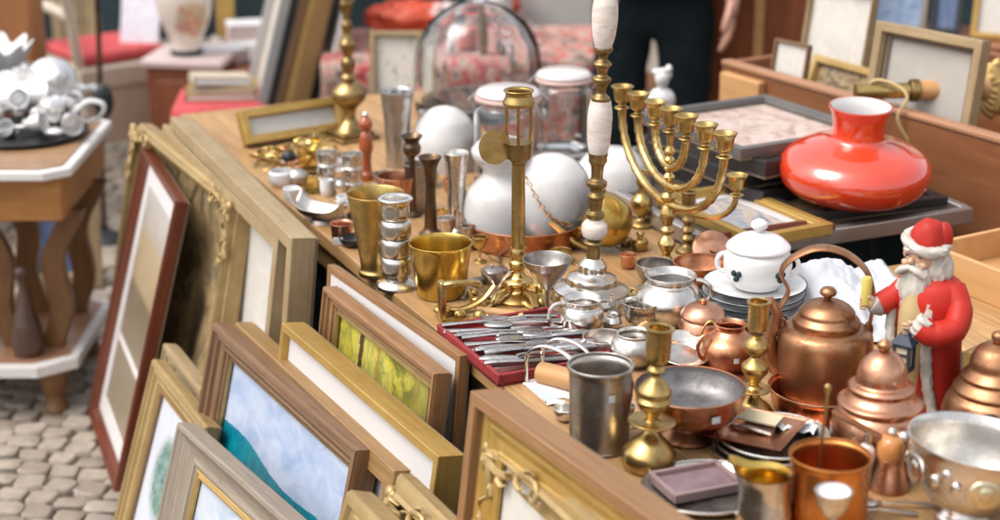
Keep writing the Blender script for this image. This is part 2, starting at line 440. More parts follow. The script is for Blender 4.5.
mb = MB().grid(30, 5, lambda u, v: tuple(TP(.50+.015*math.sin(u*40), .70+.58*u, .74*v+.005)))  # added dark sheet in place of the shade beneath the raised table
single('under_table_shade', mb, DARKBLUE, 'added dark sheet imitating the shade below the grey edge of the raised table at the right', 'cloth')
t = thing('folding_table', 'raised folding table with a grey metal edge carrying the orange lampshade', 'table', TP(.71, .96, 0), HEAD)
obj('tabletop', MB().box((.01, 0, .762), (.70, .60, .02)), paint('dark_table_panel', (.09, .06, .045), .5, .3), t)
mb = MB()
for s in (-1, 1): mb.box((s*.362, 0, .76), (.022, .626, .034)); mb.box((.0, s*.306, .76), (.70, .022, .034))
obj('edge_trim', mb, metal('aluminium', (.62, .60, .58), (.42, .40, .39), (.3, .5), 20), t, bev=.003)
for sx in (-1, 1):
    for sy in (-1, 1): obj('leg', MB().tube([(sx*.30, sy*.26, .75), (sx*.33, sy*.28, 0)], .013), CHROME, t)
for sy in (-1, 1): obj('brace', MB().tube([(-.31, sy*.262, .58), (-.12, sy*.262, .745)], .007), CHROME, t)

# ================================================================== wooden chest along the right side
A, B = P(722, 65, .9), P(1010, 147, .9)
dd = (B-A).normalized(); ch_rz = math.atan2(dd.y, dd.x); L = (B-A).length+.5
t = thing('wooden_chest', 'large open brown wooden chest whose side wall stands behind the table at the right', 'chest', A + dd*(L/2), ch_rz)
t.location.z = 0
# local x runs towards the camera, local -y faces the table... +y is into the chest
sgn = 1 if Vector((-math.sin(ch_rz), math.cos(ch_rz), 0)).dot(C) > 0 else -1
def wall(name, c, s, mt=CHESTW, **k): return obj(name, MB().box((c[0], c[1]*sgn, c[2]), s), mt, t, bev=.004, **k)
wall('side_wall', (0, .012, .66), (L, .024, .48)); wall('side_wall', (0, .022, .21), (L, .036, .40))
wall('ledge', (0, -.008, .435), (L, .062, .03), CHESTL)
wall('rim', (0, .012, .907), (L, .034, .014), wood('pinkish_rim_wood', (.34, .16, .08), (.44, .23, .125), .5, (3, 26, 26)))
wall('end_wall', (-L/2+.012, .32, .46), (.024, .58, .90)); wall('end_wall', (L/2-.012, .32, .46), (.024, .58, .90))
wall('back_wall', (0, .63, .46), (L, .024, .92)); wall('floor_panel', (0, .32, .10), (L-.06, .58, .02), CHESTL)
wall('corner_block', (-L/2+.10, -.014, .84), (.15, .026, .10), CHESTL)
# ================================================================== pictures: what is painted on them
def pic(name, fn, rough=.35):
    g = G(name); u, v = g.uv(); fn(g, u, v); g.set(Roughness=rough, Coat_Weight=.15)
    return g.m
def uvv(g, sx, sy): return g.vec((sx, sy, 1), 'UV')
def brush(g, sx=8, sy=14, d=1.0): return g.noise(uvv(g, sx, sy), 1, 6, .6, d)
def f_hill(g, u, v):
    n = brush(g, 7, 10); n2 = brush(g, 30, 18)
    skyc = g.mix(g.ramp(n, [(.3, 0), (.7, 1)]), (.28, .37, .55), (.50, .55, .66))
    edge = g.math('MULTIPLY_ADD', u, -.05, .735)
    edge = g.math('MULTIPLY_ADD', g.math('SINE', g.math('MULTIPLY', u, 9)), .018, edge)
    edge = g.math('MULTIPLY_ADD', n2, .02, edge)
    hill = g.mix(g.ramp(n2, [(.35, 0), (.65, 1)]), (.0, .13, .21), (.0, .24, .30))
    low = g.math('LESS_THAN', v, g.math('ADD', edge, -.17)); hill = g.mix(g.math('MULTIPLY', low, .7), hill, (.03, .16, .10))
    g.set(Base_Color=g.mix(g.math('LESS_THAN', v, edge), skyc, hill)); g.bump(n2, .25, .002)
def f_yellow(g, u, v):
    n = brush(g, 4, 3.4, 1.6); n2 = brush(g, 26, 26, 1.5)
    c = g.ramp(n, [(.28, (.05, .08, .03)), (.38, (.26, .26, .04)), (.46, (.58, .50, .06)), (.56, (.64, .57, .12)), (.64, (.36, .40, .08)), (.74, (.12, .13, .05))])
    c = g.mix(g.ramp(n2, [(.45, 0), (.7, .7)]), c, (.20, .14, .05))
    tr = g.math('LESS_THAN', g.math('ABSOLUTE', g.math('MULTIPLY_ADD', n2, .06, g.math('SUBTRACT', u, .28))), .022); c = g.mix(tr, c, (.08, .05, .025))
    tr = g.math('LESS_THAN', g.math('ABSOLUTE', g.math('MULTIPLY_ADD', n2, .05, g.math('SUBTRACT', u, .46))), .014); c = g.mix(tr, c, (.42, .26, .06))
    c = g.mix(g.ramp(u, [(.60, 0), (1, .75)]), c, (.20, .17, .07))
    g.set(Base_Color=c); g.bump(n2, .4, .002)
def f_dark(g, u, v):
    n = brush(g, 4.5, 2.6, 1.2); n2 = brush(g, 20, 14, 1)
    c = g.ramp(n, [(.30, (.03, .026, .02)), (.42, (.17, .12, .06)), (.52, (.52, .36, .18)), (.62, (.12, .10, .08)), (.69, (.70, .62, .54))])
    c = g.mix(g.ramp(n2, [(.45, 0), (.75, .5)]), c, (.05, .04, .028)); g.set(Base_Color=c); g.bump(n2, .3, .002)
def f_flowers(g, u, v):
    n = brush(g, 5, 5, 1); n2 = brush(g, 18, 11, 2.5)
    bgc = g.mix(n, (.48, .52, .60), (.66, .65, .67))
    du = g.math('POWER', g.math('ABSOLUTE', g.math('SUBTRACT', u, .42)), 2); dv = g.math('POWER', g.math('ABSOLUTE', g.math('SUBTRACT', v, .52)), 2)
    m = g.math('ADD', g.math('MULTIPLY', du, 5), g.math('MULTIPLY', dv, 4.5)); m = g.math('MULTIPLY_ADD', n2, .35, m)
    fl = g.ramp(n2, [(.35, (.04, .10, .22)), (.48, (.10, .22, .10)), (.58, (.25, .36, .42)), (.7, (.16, .20, .05))])
    g.set(Base_Color=g.mix(g.ramp(m, [(.38, 1), (.62, 0)]), bgc, fl)); g.bump(n2, .3, .002)
def f_pale(c1, c2):
    def f(g, u, v):
        n = brush(g, 6, 8, 1.5); g.set(Base_Color=g.mix(g.ramp(n, [(.35, 0), (.68, 1)]), c1, c2)); g.bump(n, .15, .002)
    return f
def f_brown(g, u, v):
    n = brush(g, 6, 9, 1); top = g.ramp(v, [(.30, (.30, .24, .17)), (.56, (.17, .13, .085)), (.60, (.44, .33, .19)), (.80, (.52, .40, .24)), (.84, (.50, .45, .40)), (1, (.62, .58, .55))])  # tan block is the side table's reflection in the glass, painted into the picture
    c = g.mix(g.math('MULTIPLY', n, .5), top, (.16, .12, .08))
    band = g.math('LESS_THAN', g.math('ABSOLUTE', g.math('SUBTRACT', v, .30)), .018)
    g.set(Base_Color=g.mix(band, c, (.74, .71, .69)))
def f_print(g, u, v):
    n = brush(g, 5, 4, 2); c = g.ramp(n, [(.3, (.30, .16, .12)), (.45, (.50, .36, .30)), (.6, (.62, .50, .44)), (.72, (.25, .26, .30))]); g.set(Base_Color=c)
def f_beach(g, u, v):
    n = brush(g, 4, 3, 1.8); c = g.ramp(n, [(.32, (.13, .16, .20)), (.45, (.36, .40, .46)), (.55, (.55, .42, .32)), (.68, (.72, .70, .68))]); g.set(Base_Color=c)
def f_sketch(g, u, v):
    n = brush(g, 4, 5, 2); c = g.ramp(n, [(.36, (.70, .64, .56)), (.55, (.72, .66, .58)), (.66, (.36, .28, .22)), (.8, (.6, .5, .4))]); g.set(Base_Color=c)
def f_blue(g, u, v):
    n = brush(g, 4, 3, 1.2); c = g.ramp(n, [(.3, (.05, .09, .19)), (.55, (.11, .16, .30)), (.75, (.36, .30, .26))]); g.set(Base_Color=c)
def f_child(g, u, v):
    n = brush(g, 3.2, 4, 1.5); n2 = brush(g, 9, 8, 1)
    c = g.ramp(n, [(.3, (.42, .55, .78)), (.45, (.74, .76, .82)), (.6, (.66, .56, .66)), (.75, (.30, .55, .60))]); g.set(Base_Color=g.mix(g.math('MULTIPLY', n2, .5), c, (.78, .77, .80)))
def f_mirror(g, u, v):
    n = brush(g, 3, 1.2, 1); g.set(Base_Color=g.mix(n, (.34, .31, .27), (.50, .47, .42)))
PICS = {k: pic('painted_'+k, f) for k, f in dict(hill=f_hill, yellow=f_yellow, dark=f_dark, flowers=f_flowers, brown=f_brown, prints=f_print, beach=f_beach, sketch=f_sketch, blue=f_blue, child=f_child, mirror=f_mirror,
        sky=f_pale((.40, .47, .56), (.58, .60, .64)), canvas=f_pale((.60, .57, .52), (.70, .66, .60)), bluish=f_pale((.16, .26, .46), (.40, .50, .62)), ivory=f_pale((.58, .54, .48), (.68, .64, .585)), pink=f_pale((.62, .44, .38), (.70, .58, .52))).items()}
# ================================================================== frames: a moulding swept round with mitred corners
def p_step(w, d): return [(0, 0), (0, d*.80), (.05*w, d*.98), (.10*w, d), (.24*w, d), (.29*w, d*.82), (.36*w, d*.76), (.44*w, d*.82), (.50*w, d*.80), (.56*w, d*.62), (.74*w, d*.52), (.80*w, d*.58), (.86*w, d*.55), (.90*w, d*.42), (w, d*.36), (w, d*.05)]
def p_box(w, d): return [(0, 0), (0, d*.96), (.05*w, d), (.80*w, d), (.86*w, d*.95), (.90*w, d*.75), (w, d*.6), (w, d*.05)]
def p_scoop(w, d): return [(0, 0), (0, d*.9), (.03*w, d), (.14*w, d), (.18*w, d*.9)] + [(w*(.18+.6*k/8), d*(.9-.55*math.sin(math.pi/2*k/8))) for k in range(1, 9)] + [(.82*w, d*.42), (.88*w, d*.42), (.92*w, d*.3), (w, d*.25), (w, d*.05)]
def p_gable(w, d): return [(0, 0), (0, d*.45), (.06*w, d*.6), (.2*w, d*.66), (.25*w, d*.9), (.33*w, d), (.41*w, d*.9), (.46*w, d*.66), (.7*w, d*.55), (.75*w, d*.66), (.82*w, d*.66), (.87*w, d*.45), (w, d*.3), (w, d*.05)]
PROF = dict(step=p_step, box=p_box, scoop=p_scoop, gable=p_gable)
def ring_mesh(W, H, prof, off=0.0, y0=0.0):
    """rectangle of size W x H (x, z; bottom at z=0), profile of (inset, outwards)"""
    mb = MB(); acc = 0
    def loop(u, dp):
        u += off
        return [(-W/2+u, -dp-y0, u), (W/2-u, -dp-y0, u), (W/2-u, -dp-y0, H-u), (-W/2+u, -dp-y0, H-u)]
    for (u0, d0), (u1, d1) in zip(prof, prof[1:]):
        a, b = loop(u0, d0), loop(u1, d1); s = math.hypot(u1-u0, d1-d0)
        for k in range(4):
            j = (k+1) % 4; ln = W if k % 2 == 0 else H
            o = k*3.7
            mb.add([a[k], a[j], b[j], b[k]], [(0, 1, 2, 3)], None, [[(o, acc), (o+ln, acc), (o+ln-u1, acc+s), (o+u1, acc+s)]])
        acc += s
    return mb
def frame_at(name, label, W, H, prof, w, d, mat, slip=None, mount=None, picm='ivory', ornament=None, cat='picture', group=None, back=True, glassy=False, mlev=0):
    t = thing(name, label, cat, group=group)
    obj('moulding', ring_mesh(W, H, PROF[prof](w, d)), mat, t, sharp=24)
    ins = w-.002; lvl = mlev
    if slip:
        sw, sm = slip
        obj('slip', ring_mesh(W, H, [(0, .0), (0, lvl+.3*d), (sw*.12, lvl+.34*d), (sw*.25, lvl+.28*d), (sw*.35, lvl+.30*d), (sw*.55, lvl+.2*d), (sw*.8, lvl+.012), (sw*.85, lvl+.015), (sw, lvl+.012), (sw, lvl+.006)], ins), sm, t, sharp=24); ins += sw-.001
    if mount:
        mw, mm = mount
        obj('mount', ring_mesh(W, H, [(0, lvl+.006), (mw, lvl+.006), (mw+.0015, lvl+.004)], ins), mm, t); ins += mw
    x, z = W/2-ins, H-ins
    mb = MB().add([(-x, -.003-lvl, ins), (x, -.003-lvl, ins), (x, -.003-lvl, z), (-x, -.003-lvl, z)], [(0, 1, 2, 3)], None, [[(0, 0), (1, 0), (1, 1), (0, 1)]])
    obj('painting', mb, PICS[picm] if isinstance(picm, str) else picm, t)
    if back: obj('backing', MB().box((0, .004, H/2), (W-.006, .005, H-.006)), BACK, t)
    if ornament:
        for cx, cz, sx, sz in ((-W/2, 0, 1, 1), (W/2, 0, -1, 1), (W/2, H, -1, -1), (-W/2, H, 1, -1)):
            mo = MB(); o_ = ornament; yb = -d*.9
            def at_(a, b, up=0): return Vector((cx+sx*a, yb-up, cz+sz*b))
            for sw_ in (0, 1):
                q = (lambda a, b, up=0: at_(b, a, up)) if sw_ else at_
                pts = [q(.3*w+o_*f, .42*w+.22*w*math.sin(f*5.2), .004*math.sin(f*9)) for f in [k/14 for k in range(15)]]
                pts += [q(.3*w+o_+.016*math.cos(a*.7-1.57)*(1-a/11), .42*w-.19*w+.016+.016*math.sin(a*.7-1.57)*(1-a/11), .003) for a in range(1, 9)]
                mo.tube(pts, [.0075-.0048*k/len(pts) for k in range(len(pts))], 8)
                for k in range(5):
                    f = .12+.17*k; a0, b0 = .3*w+o_*f, .42*w+.22*w*math.sin(f*5.2); s2 = 1 if k % 2 else -1
                    mo.tube([q(a0, b0), q(a0+.008, b0+s2*.009, .004), q(a0+.018, b0+s2*.013, .003), q(a0+.026, b0+s2*.009, 0)], [.004, .0062, .0045, .0015], 7, flat=.6)
            for k in range(5):
                a = (k+.5)/5*math.pi/2; mo.tube([at_(.34*w, .34*w), at_(.34*w+.02*math.cos(a), .34*w+.02*math.sin(a), .006), at_(.34*w+.038*math.cos(a), .34*w+.038*math.sin(a), .002)], [.006, .0075, .002], 8, flat=.6)
            mo.ell(at_(.34*w, .34*w, .002), (.012, .009, .012), 14, 10)
            obj('corner_ornament', mo, mat, t)
        u_ = w*.93; cs = [(-W/2+u_, u_), (W/2-u_, u_), (W/2-u_, H-u_), (-W/2+u_, H-u_)]; pts = []; rad = []
        for k in range(4):
            (xa, za), (xb, zb) = cs[k], cs[(k+1) % 4]; n_ = max(8, int(math.hypot(xb-xa, zb-za)/.0025))
            for i in range(n_): pts.append((xa+(xb-xa)*i/n_, -d*.42-lvl, za+(zb-za)*i/n_)); rad.append(.0014+.0032*abs(math.sin(i*math.pi/4)))
        obj('bead_row', MB().tube(pts, rad, 6, True), mat, t)
    return t
def lean_frame(name, label, pa, pb, z, lean, prof, w, d, mat, zb=0.0, ext=0, ext0=0, **k):
    """pa, pb: pixels of the far and near end of the top edge, z its height; leans back by `lean` degrees"""
    A, B = P(*pa, z), P(*pb, z); X = (B-A).normalized(); B = B + X*ext; A = A - X*ext0
    rz = math.atan2(X.y, X.x); H = (z-zb)/math.cos(R(lean)); W = (B-A).length
    t = frame_at(name, label, W, H, prof, w, d, mat, **k)
    Y = Vector((-math.sin(rz), math.cos(rz), 0))
    mid = (A+B)/2
    t.location = mid - Y*(H*math.sin(R(lean))) - Vector((0, 0, H*math.cos(R(lean))))
    t.rotation_euler = (-R(lean), 0, rz)
    return t
F_DGREY = gilt('frame_dark_grey', (.15, .14, .13), (.09, .085, .08), (.05, .045, .04), .45, .2)
lean_frame('framed_picture', 'red-brown mahogany frame with a wide white mount, outermost of the tall frames at the left', (153, 149), (188, 203), .70, 15, 'step', .028, .030, F_MAHOG, mount=(.05, MOUNT), picm='brown')
lean_frame('framed_picture', 'ornate gilt frame around a dark figure painting, beside the mahogany frame', (152, 124), (254, 204), .74, 11, 'gable', .034, .055, F_GILTP, slip=(.016, F_GILTB), picm='dark', ornament=.12)
lean_frame('framed_picture', 'tall sand coloured frame nearest the table edge with a dark inner edge', (190, 117), (316, 238), .79, 6, 'box', .035, .05, F_SAND, slip=(.02, F_BLACK), picm='canvas')
lean_frame('framed_picture', 'tall sand coloured frame with a pale canvas, second from the table edge', (180, 125), (299, 240), .755, 8, 'box', .032, .045, F_SAND, slip=(.012, F_GILT), picm='canvas')
lean_frame('framed_picture', 'small beige gilt frame with blue and green flowers, at the bottom left by the cobbles', (165, 360), (220, 428), .42, 17, 'step', .048, .03, F_GILTP, slip=(.010, F_TAN), picm='flowers')
lean_frame('framed_picture', 'small plain sand frame mostly hidden behind the flower picture', (176, 344), (214, 390), .43, 14, 'step', .04, .03, F_SAND, picm='canvas')
lean_frame('framed_picture', 'grey scooped frame with a gilt inner edge and pale blue picture, lowest at the left', (196, 423), (309, 522), .47, 16, 'scoop', .07, .04, F_GREY, slip=(.014, F_GILT), picm='sky', ext=.12)
lean_frame('framed_picture', 'brown ridged frame around a blue sky and teal hill painting', (231, 323), (378, 450), .60, 13, 'step', .052, .042, F_BROWN, slip=(.008, F_GILTP), picm='hill')
lean_frame('framed_picture', 'tan wooden frame with a blue picture, right behind the teal hill painting', (252, 322), (414, 470), .60, 10, 'box', .045, .036, F_TAN, slip=(.012, F_BROWN), picm='bluish')
lean_frame('framed_picture', 'deep gilt box frame with a broad white mount, between tan frame and yellow painting', (304, 322), (464, 455), .665, 9, 'box', .018, .046, F_GILTB, mlev=.026, mount=(.16, MOUNT), picm='yellow')
lean_frame('framed_picture', 'oak frame around a yellow green landscape, leaning on the larger white mounted frame', (337, 286), (450, 373), .73, 8, 'step', .032, .030, F_OAK, slip=(.012, F_GILTP), picm='yellow')
lean_frame('framed_picture', 'thin oak frame with white mount standing against the table edge behind the yellow landscape', (335, 264), (468, 355), .752, 5, 'box', .016, .016, F_OAK, mlev=.008, mount=(.10, MOUNT), picm='ivory')
lean_frame('framed_picture', 'big plain oak frame with gilded front rising above the table corner in the foreground', (500, 388), (690, 519), .85, 7, 'box', .022, .05, F_OAK, mlev=.02, slip=(.06, F_GILTB), picm='ivory', ext=.12)
lean_frame('framed_picture', 'ornate pale gilt frame leaning on the big oak frame in the foreground', (512, 423), (640, 536), .795, 9, 'gable', .075, .05, F_GILTP, slip=(.02, F_GILT), picm='sky', ornament=.16, ext=.12)
lean_frame('framed_picture', 'pale gilt frame with moulded corner at the bottom edge of the photo', (412, 474), (470, 530), .65, 16, 'gable', .07, .045, F_GILTP, picm='ivory', ornament=.12, ext=.3)
lean_frame('framed_picture', 'cream gilt ridged frame corner at the bottom edge beside the tan frame', (372, 492), (420, 540), .65, 19, 'step', .07, .045, F_GILTP, slip=(.02, F_GILT), picm='ivory', ext=.3)
# ---------------- upright stack at the back left, by the brass lamp base
for nm, px, mt, lab, hgt, wd in (('framed_picture', 262, F_SILV, 'narrow silver grey frame, leftmost of the upright stack behind the gilt frame', .98, .30),
        ('framed_picture', 272, F_BLACK, 'black frame in the upright stack behind the gilt frame', 1.02, .42), ('framed_picture', 281, F_BROWN, 'dark brown frame in the middle of the upright stack behind the gilt frame', 1.05, .42),
        ('framed_picture', 291, F_GILTB, 'gold edged frame in the upright stack behind the gilt frame', 1.05, .45), ('framed_picture', 302, F_TAN, 'thick tan frame in the upright stack behind the gilt frame', 1.0, .45)):
    t = frame_at(nm, lab, .50, hgt, 'box', .04, .034 if mt is not F_TAN else .06, mt, picm='sketch', group='frames stacked upright behind the gilt frame')
    b = P(px, 112, .42); k = R(-66)
    k = R(-79); t.location = (b.x-.25*math.cos(k)-.10, b.y-.25*math.sin(k), .0); t.rotation_euler = (-R(15), 0, k)
t = thing('canvas', 'white stretched canvas at the right end of the upright stack', 'canvas')
obj('canvas_front', MB().box((0, -.012, .47), (.5, .004, .94)), WPAPER, t); obj('stretcher', MB().box((0, 0, .47), (.5, .02, .94)), CREAM, t, bev=.003)
b = P(320, 112, .42); t.location = (b.x-.25*math.cos(R(-79))-.10, b.y-.25*math.sin(R(-79)), 0); t.rotation_euler = (-R(15), 0, R(-79))
# ---------------- standing frames facing the camera
def face_frame(name, label, pl, pr, h_px, zb, prof, w, d, mat, lean=14, **k):
    """pl, pr: pixels of the bottom left and bottom right corners standing at height zb"""
    A, B = P(*pl, zb), P(*pr, zb); X = (B-A).normalized(); m = depth(A)/FPX
    t = frame_at(name, label, (B-A).length, h_px*m*1.05, prof, w, d, mat, **k)
    t.location = (A+B)/2; t.rotation_euler = (-R(lean), 0, math.atan2(X.y, X.x)); return t
face_frame('framed_picture', 'low gilt frame with white mount standing at the far end of the table', (243, 147), (343, 131), 33, TZ+.002, 'box', .022, .03, F_GILTB, mlev=.012, picm='ivory', lean=25)
face_frame('framed_picture', 'small beige framed sketch behind the tall pewter tumbler', (371, 128), (424, 128), 92, .60, 'box', .018, .02, F_SAND, picm='sketch', lean=10)
# ---------------- flat stack and flat frames on the raised table
def flat_frame(name, label, c, W, H, rz, z, prof, w, d, mat, **k):
    t = frame_at(name, label, W, H, prof, w, d, mat, **k)
    M_ = Matrix.Rotation(rz, 4, 'Z') @ Vector((0, H/2, 0))
    t.location = Vector((c[0], c[1], z)) - M_; t.rotation_euler = (-R(90), 0, rz)
    return t
RZC = math.atan2(C.y, C.x)
c0 = P(757, 165, .80)
for k in range(4):
    q = c0 + Vector((.012*(-1)**k, .02*math.sin(k*2), 0))
    flat_frame('framed_picture', ['flat dark frame lowest in the stack at the back of the raised table', 'flat black frame second from below in the stack on the raised table', 'flat dark brown frame third from below in the stack on the raised table', 'grey framed figure print lying on top of the flat stack behind the orange lampshade'][k],
        q, .36, .38, RZC+R(8+3*(-1)**k), .777+.036*k, 'box', .024, .033 if k < 3 else .02, [F_BLACK, F_BLACK, F_BLACK, F_DGREY][k], picm='prints' if k == 3 else 'dark', group='flat frames stacked on the raised table')
flat_frame('framed_picture', 'gilt frame with a pale seaside painting lying flat on the corner of the raised table', P(742, 217, .78), .20, .34, RZC+R(4), .776, 'box', .022, .022, F_GILTB, mount=(.022, MOUNT), picm='beach')
flat_frame('framed_picture', 'dark wooden frame lying flat under the orange lampshade', P(850, 200, .78)+D*.05, .36, .30, RZC-R(3), .776, 'box', .03, .02, F_BLACK, picm='dark')
flat_frame('framed_picture', 'dark red-brown frame lying flat along the grey table edge', P(768, 236, .78)+D*.01, .30, .05, RZC, .7765, 'box', .012, .014, F_MAHOG, picm='dark')
# ================================================================== brass, copper and silver on the stall table
# ---- candlesticks
def candlestick(label, px, py, base, stem, socket, mat=BRASS, tilt=None, group='brass candlesticks', extra=None):
    return turned('candlestick', label, 'candlestick', px, py, [('base', mat, base), ('stem', mat, stem), ('socket', mat, socket)] + (extra or []), group=group, tilt=tilt)
def so(r, h0, h1): return [(r*.5, h0-1), (r*.8, h0), (r, h0+2), (r, h1-3), (r*1.12, h1-2), (r*1.18, h1-1), (r*1.18, h1), (r*.85, h1), (r*.8, h1-8), (0, h1-9)]
candlestick('squat brass candlestick with a wide drip dish, front one next to the pewter mug', 648, 467,
    [(24, 0), (24, 0), (27, 4), (28, 10), (26, 17), (18, 26), (9, 33), (6, 38), (14, 40), (23, 44), (24, 45), (23, 46.5), (10, 45), (6, 47)],
    [(6, 46), (6, 50), (10, 56), (15, 60), (17, 64), (17, 66), (14, 69), (17, 72), (17, 76), (12, 82), (6, 87), (5, 91), (9, 95), (6, 99), (8, 101)], so(12.5, 104, 135), tilt=(0, .05))
candlestick('slim brass candlestick between the copper creamer and the kettle', 752, 418,
    [(20, 0), (20, 0), (22, 4), (18, 12), (9, 19), (5, 24), (10, 26), (16, 28), (16, 30), (8, 29.5), (5, 32)],
    [(5, 31), (5, 35), (9, 41), (13, 47), (13, 52), (8, 57), (5, 61), (11, 66), (13, 71), (10, 77), (5, 81), (8, 84)], so(10, 87, 114), tilt=(0, .01))
# tall onyx candlestick
t = turned('candlestick', 'very tall brass and white onyx candlestick rising past the top of the photo', 'candlestick', 591, 298, [
    ('base', SILVER, [(40, 0), (40, 0), (40, 3), (37, 8), (37, 10), (26, 14), (25, 20), (23, 22), (15, 26), (14, 33), (10, 38), (8, 40)]),
    ('stem', BRASS_D, [(7, 40), (7, 52), (10, 55), (7, 58)]),
    ('onyx_ball', ONYX, [(6, 58), (11, 61), (13, 67), (12, 73), (7, 78)]),
    ('lower_stem', BRASS_D, [(7, 78), (9, 80), (9, 84), (6, 86), (7, 94), (7, 97), (9, 100), (6, 104), (7, 108), (10, 110), (10, 114), (6, 117), (6.5, 128), (9, 133), (9, 137), (10, 141)]),
    ('onyx_column', ONYX, [(9, 141), (11, 150), (12, 165), (12, 178), (10, 190)]),
    ('upper_stem', BRASS_D, [(9, 190), (9, 193), (5, 197), (6, 204), (9, 208), (9, 211), (5, 214), (6, 220), (9, 224), (5, 228), (5, 232), (9, 236), (9, 239)]),
    ('onyx_oval', ONYX, [(8, 239), (11, 250), (12.5, 264), (12, 278), (9, 290)]),
    ('top_stem', BRASS_D, [(9, 290), (10, 294), (8, 299), (5, 305), (6, 316), (9, 321), (6, 326), (14, 332), (16, 335), (7, 337), (8, 352), (6, 352), (5, 342)])],
    group='tall candlesticks', tilt=(0, .03))
# ---- menorah
t0 = P(666, 268, TZ); m = depth(t0)/FPX; v = m*1.055
t = thing('menorah', 'brass seven-armed menorah with turned cups standing behind the silver jug', 'menorah', t0)
pr = [(17, 0), (17, 2), (14, 5), (6, 9), (4, 14), (7, 19), (9, 24), (7, 29), (4, 33), (7, 36), (7, 39), (4, 42), (6, 47), (8, 53), (6, 60), (4, 64), (7, 68), (8, 71), (5, 75)]
obj('base', MB().lathe([(0, 0)] + smoothp([(a*m, b*v) for a, b in pr[:4]])), BRASS_L, t)
mb = MB().lathe(smoothp([(a*m, b*v) for a, b in pr[3:]]))
mb.lathe(smoothp([(a*m, b*v) for a, b in [(4, 74), (4, 80), (3, 86), (6, 90), (3, 94), (5.5, 98), (3, 102), (5.5, 106), (3, 110), (5.5, 114), (3, 120), (4, 130)]]), 16)
obj('stem', mb, BRASS_L, t)
ua = Vector((-.39, .921, 0)).normalized()
def cup_at(mb, p, k=1.0):
    M_ = Matrix.Translation(p)
    mb.lathe(hollow(smoothp([(a*m*k, b*v*k) for a, b in [(3, -6), (7, -4), (8, -3), (4, -1), (4, 1), (7, 3), (8, 6), (9, 13), (11, 17), (12, 18)]], 4), 1.6*m), 18, M_)
Hc = 133*v
for i, (rad, ht) in enumerate(((.062, 100), (.135, 82), (.205, 64))):
    for s in (-1, 1):
        pts = []
        hz = ht*v; q = ua*s
        for k in range(19):
            a = math.pi/2*k/18
            pts.append(q*(rad*math.sin(a)**.9) + Vector((0, 0, hz + (Hc-hz)*(1-math.cos(a)))))
        rr = [m*(4.2+.5*math.sin(k*2.6)) for k in range(19)]
        obj('arm', MB().tube(pts, rr, 10), BRASS_L, t)
        mb = MB(); cup_at(mb, q*rad+Vector((0, 0, Hc+4*v))); obj('candle_cup', mb, BRASS, t)
mb = MB(); cup_at(mb, Vector((0, 0, Hc+4*v))); obj('candle_cup', mb, BRASS, t)
qa = Vector((.92, -.38, 0))
obj('arm', MB().tube([Vector((0, 0, 62*v)) + qa*(.13*math.sin(k/14*math.pi/2)*1.04) + Vector((0, 0, -.03*math.sin(k/14*math.pi)+.035*(k/14))) for k in range(15)], m*3, 8), BRASS_L, t)
mb = MB(); cup_at(mb, qa*.135 + Vector((0, 0, 62*v+.042)), .9); obj('candle_cup', mb, BRASS, t)
candlestick('small bulbous brass candlestick behind the menorah beside the gold bell', 641, 226, [(13, 0), (13, 0), (12, 3), (5, 7), (4, 10)], [(4, 10), (9, 15), (11, 21), (10, 27), (5, 32), (4, 38)], so(6, 40, 54), BRASS)
candlestick('small beaded brass candlestick half hidden behind the arms of the menorah', 687, 252, [(12, 0), (12, 0), (11, 3), (5, 7), (4, 10)], [(4, 10), (7, 14), (4, 18), (7, 22), (4, 27), (7, 32), (4, 37), (6, 45)], so(7, 47, 60), BRASS_D)
# ---- brass gallery lamp stand
t = turned('lamp_stand', 'slim brass lamp stand with an open pronged gallery ring and long pipe column', 'lamp', 518, 300, [
    ('base', BRASS_L, [(22, 0), (22, 0), (23, 3), (17, 6), (10, 9), (9, 14), (14, 17), (15, 20), (8, 24), (6, 30), (9, 34), (9, 38), (7, 41), (9, 47), (8, 52)]),
    ('column', BRASS, [(7, 52), (7, 52), (6.5, 132), (6.5, 132)]),
    ('burner_cup', BRASS_D, [(6, 132), (9, 137), (12, 138), (12, 138), (13, 152), (14, 153), (11, 153)])], sm=4)
m, v = t['_m'], t['_v']
for k in range(3):
    a = 2*math.pi*k/3+.5
    obj('prong', MB().tube([(12*m*math.cos(a), 12*m*math.sin(a), 150*v), (14*m*math.cos(a), 14*m*math.sin(a), 165*v), (13*m*math.cos(a), 13*m*math.sin(a), 190*v)], m*1.6, 6), BRASS, t)
obj('gallery_ring', MB().lathe(smoothp([(q*m, h*v) for q, h in [(14, 187), (14, 187), (15.5, 190), (13, 196), (13, 199), (15, 201), (14, 202), (11, 200), (12, 190), (14, 187)]])), BRASS, t)
for k in range(4):
    a = 2*math.pi*k/4+.6; u = Vector((math.cos(a), math.sin(a), 0))
    obj('foot', MB().tube([u*(12*m)+Vector((0, 0, 12*v)), u*(24*m)+Vector((0, 0, 10*v)), u*(30*m)+Vector((0, 0, 2.5*v)), u*(24*m)+Vector((0, 0, 1*v))], [m*3, m*4, m*4, m*2.4], 8), BRASS_L, t)
obj('reflector', MB().lathe([(0, 0), (17*m, 1.5*m), (17*m, 3*m), (0, 2.5*m)], 28, Matrix.Translation((-24*m, -6*m, 150*v)) @ Matrix.Rotation(R(80), 4, 'X') @ Matrix.Rotation(R(25), 4, 'Y')), BRASS_L, t)
t = thing('chain', 'fine brass chain hanging from the lamp stand towards the gold bell', 'chain', P(540, 250, TZ))
mm = depth(t.location)/FPX
mb = MB()
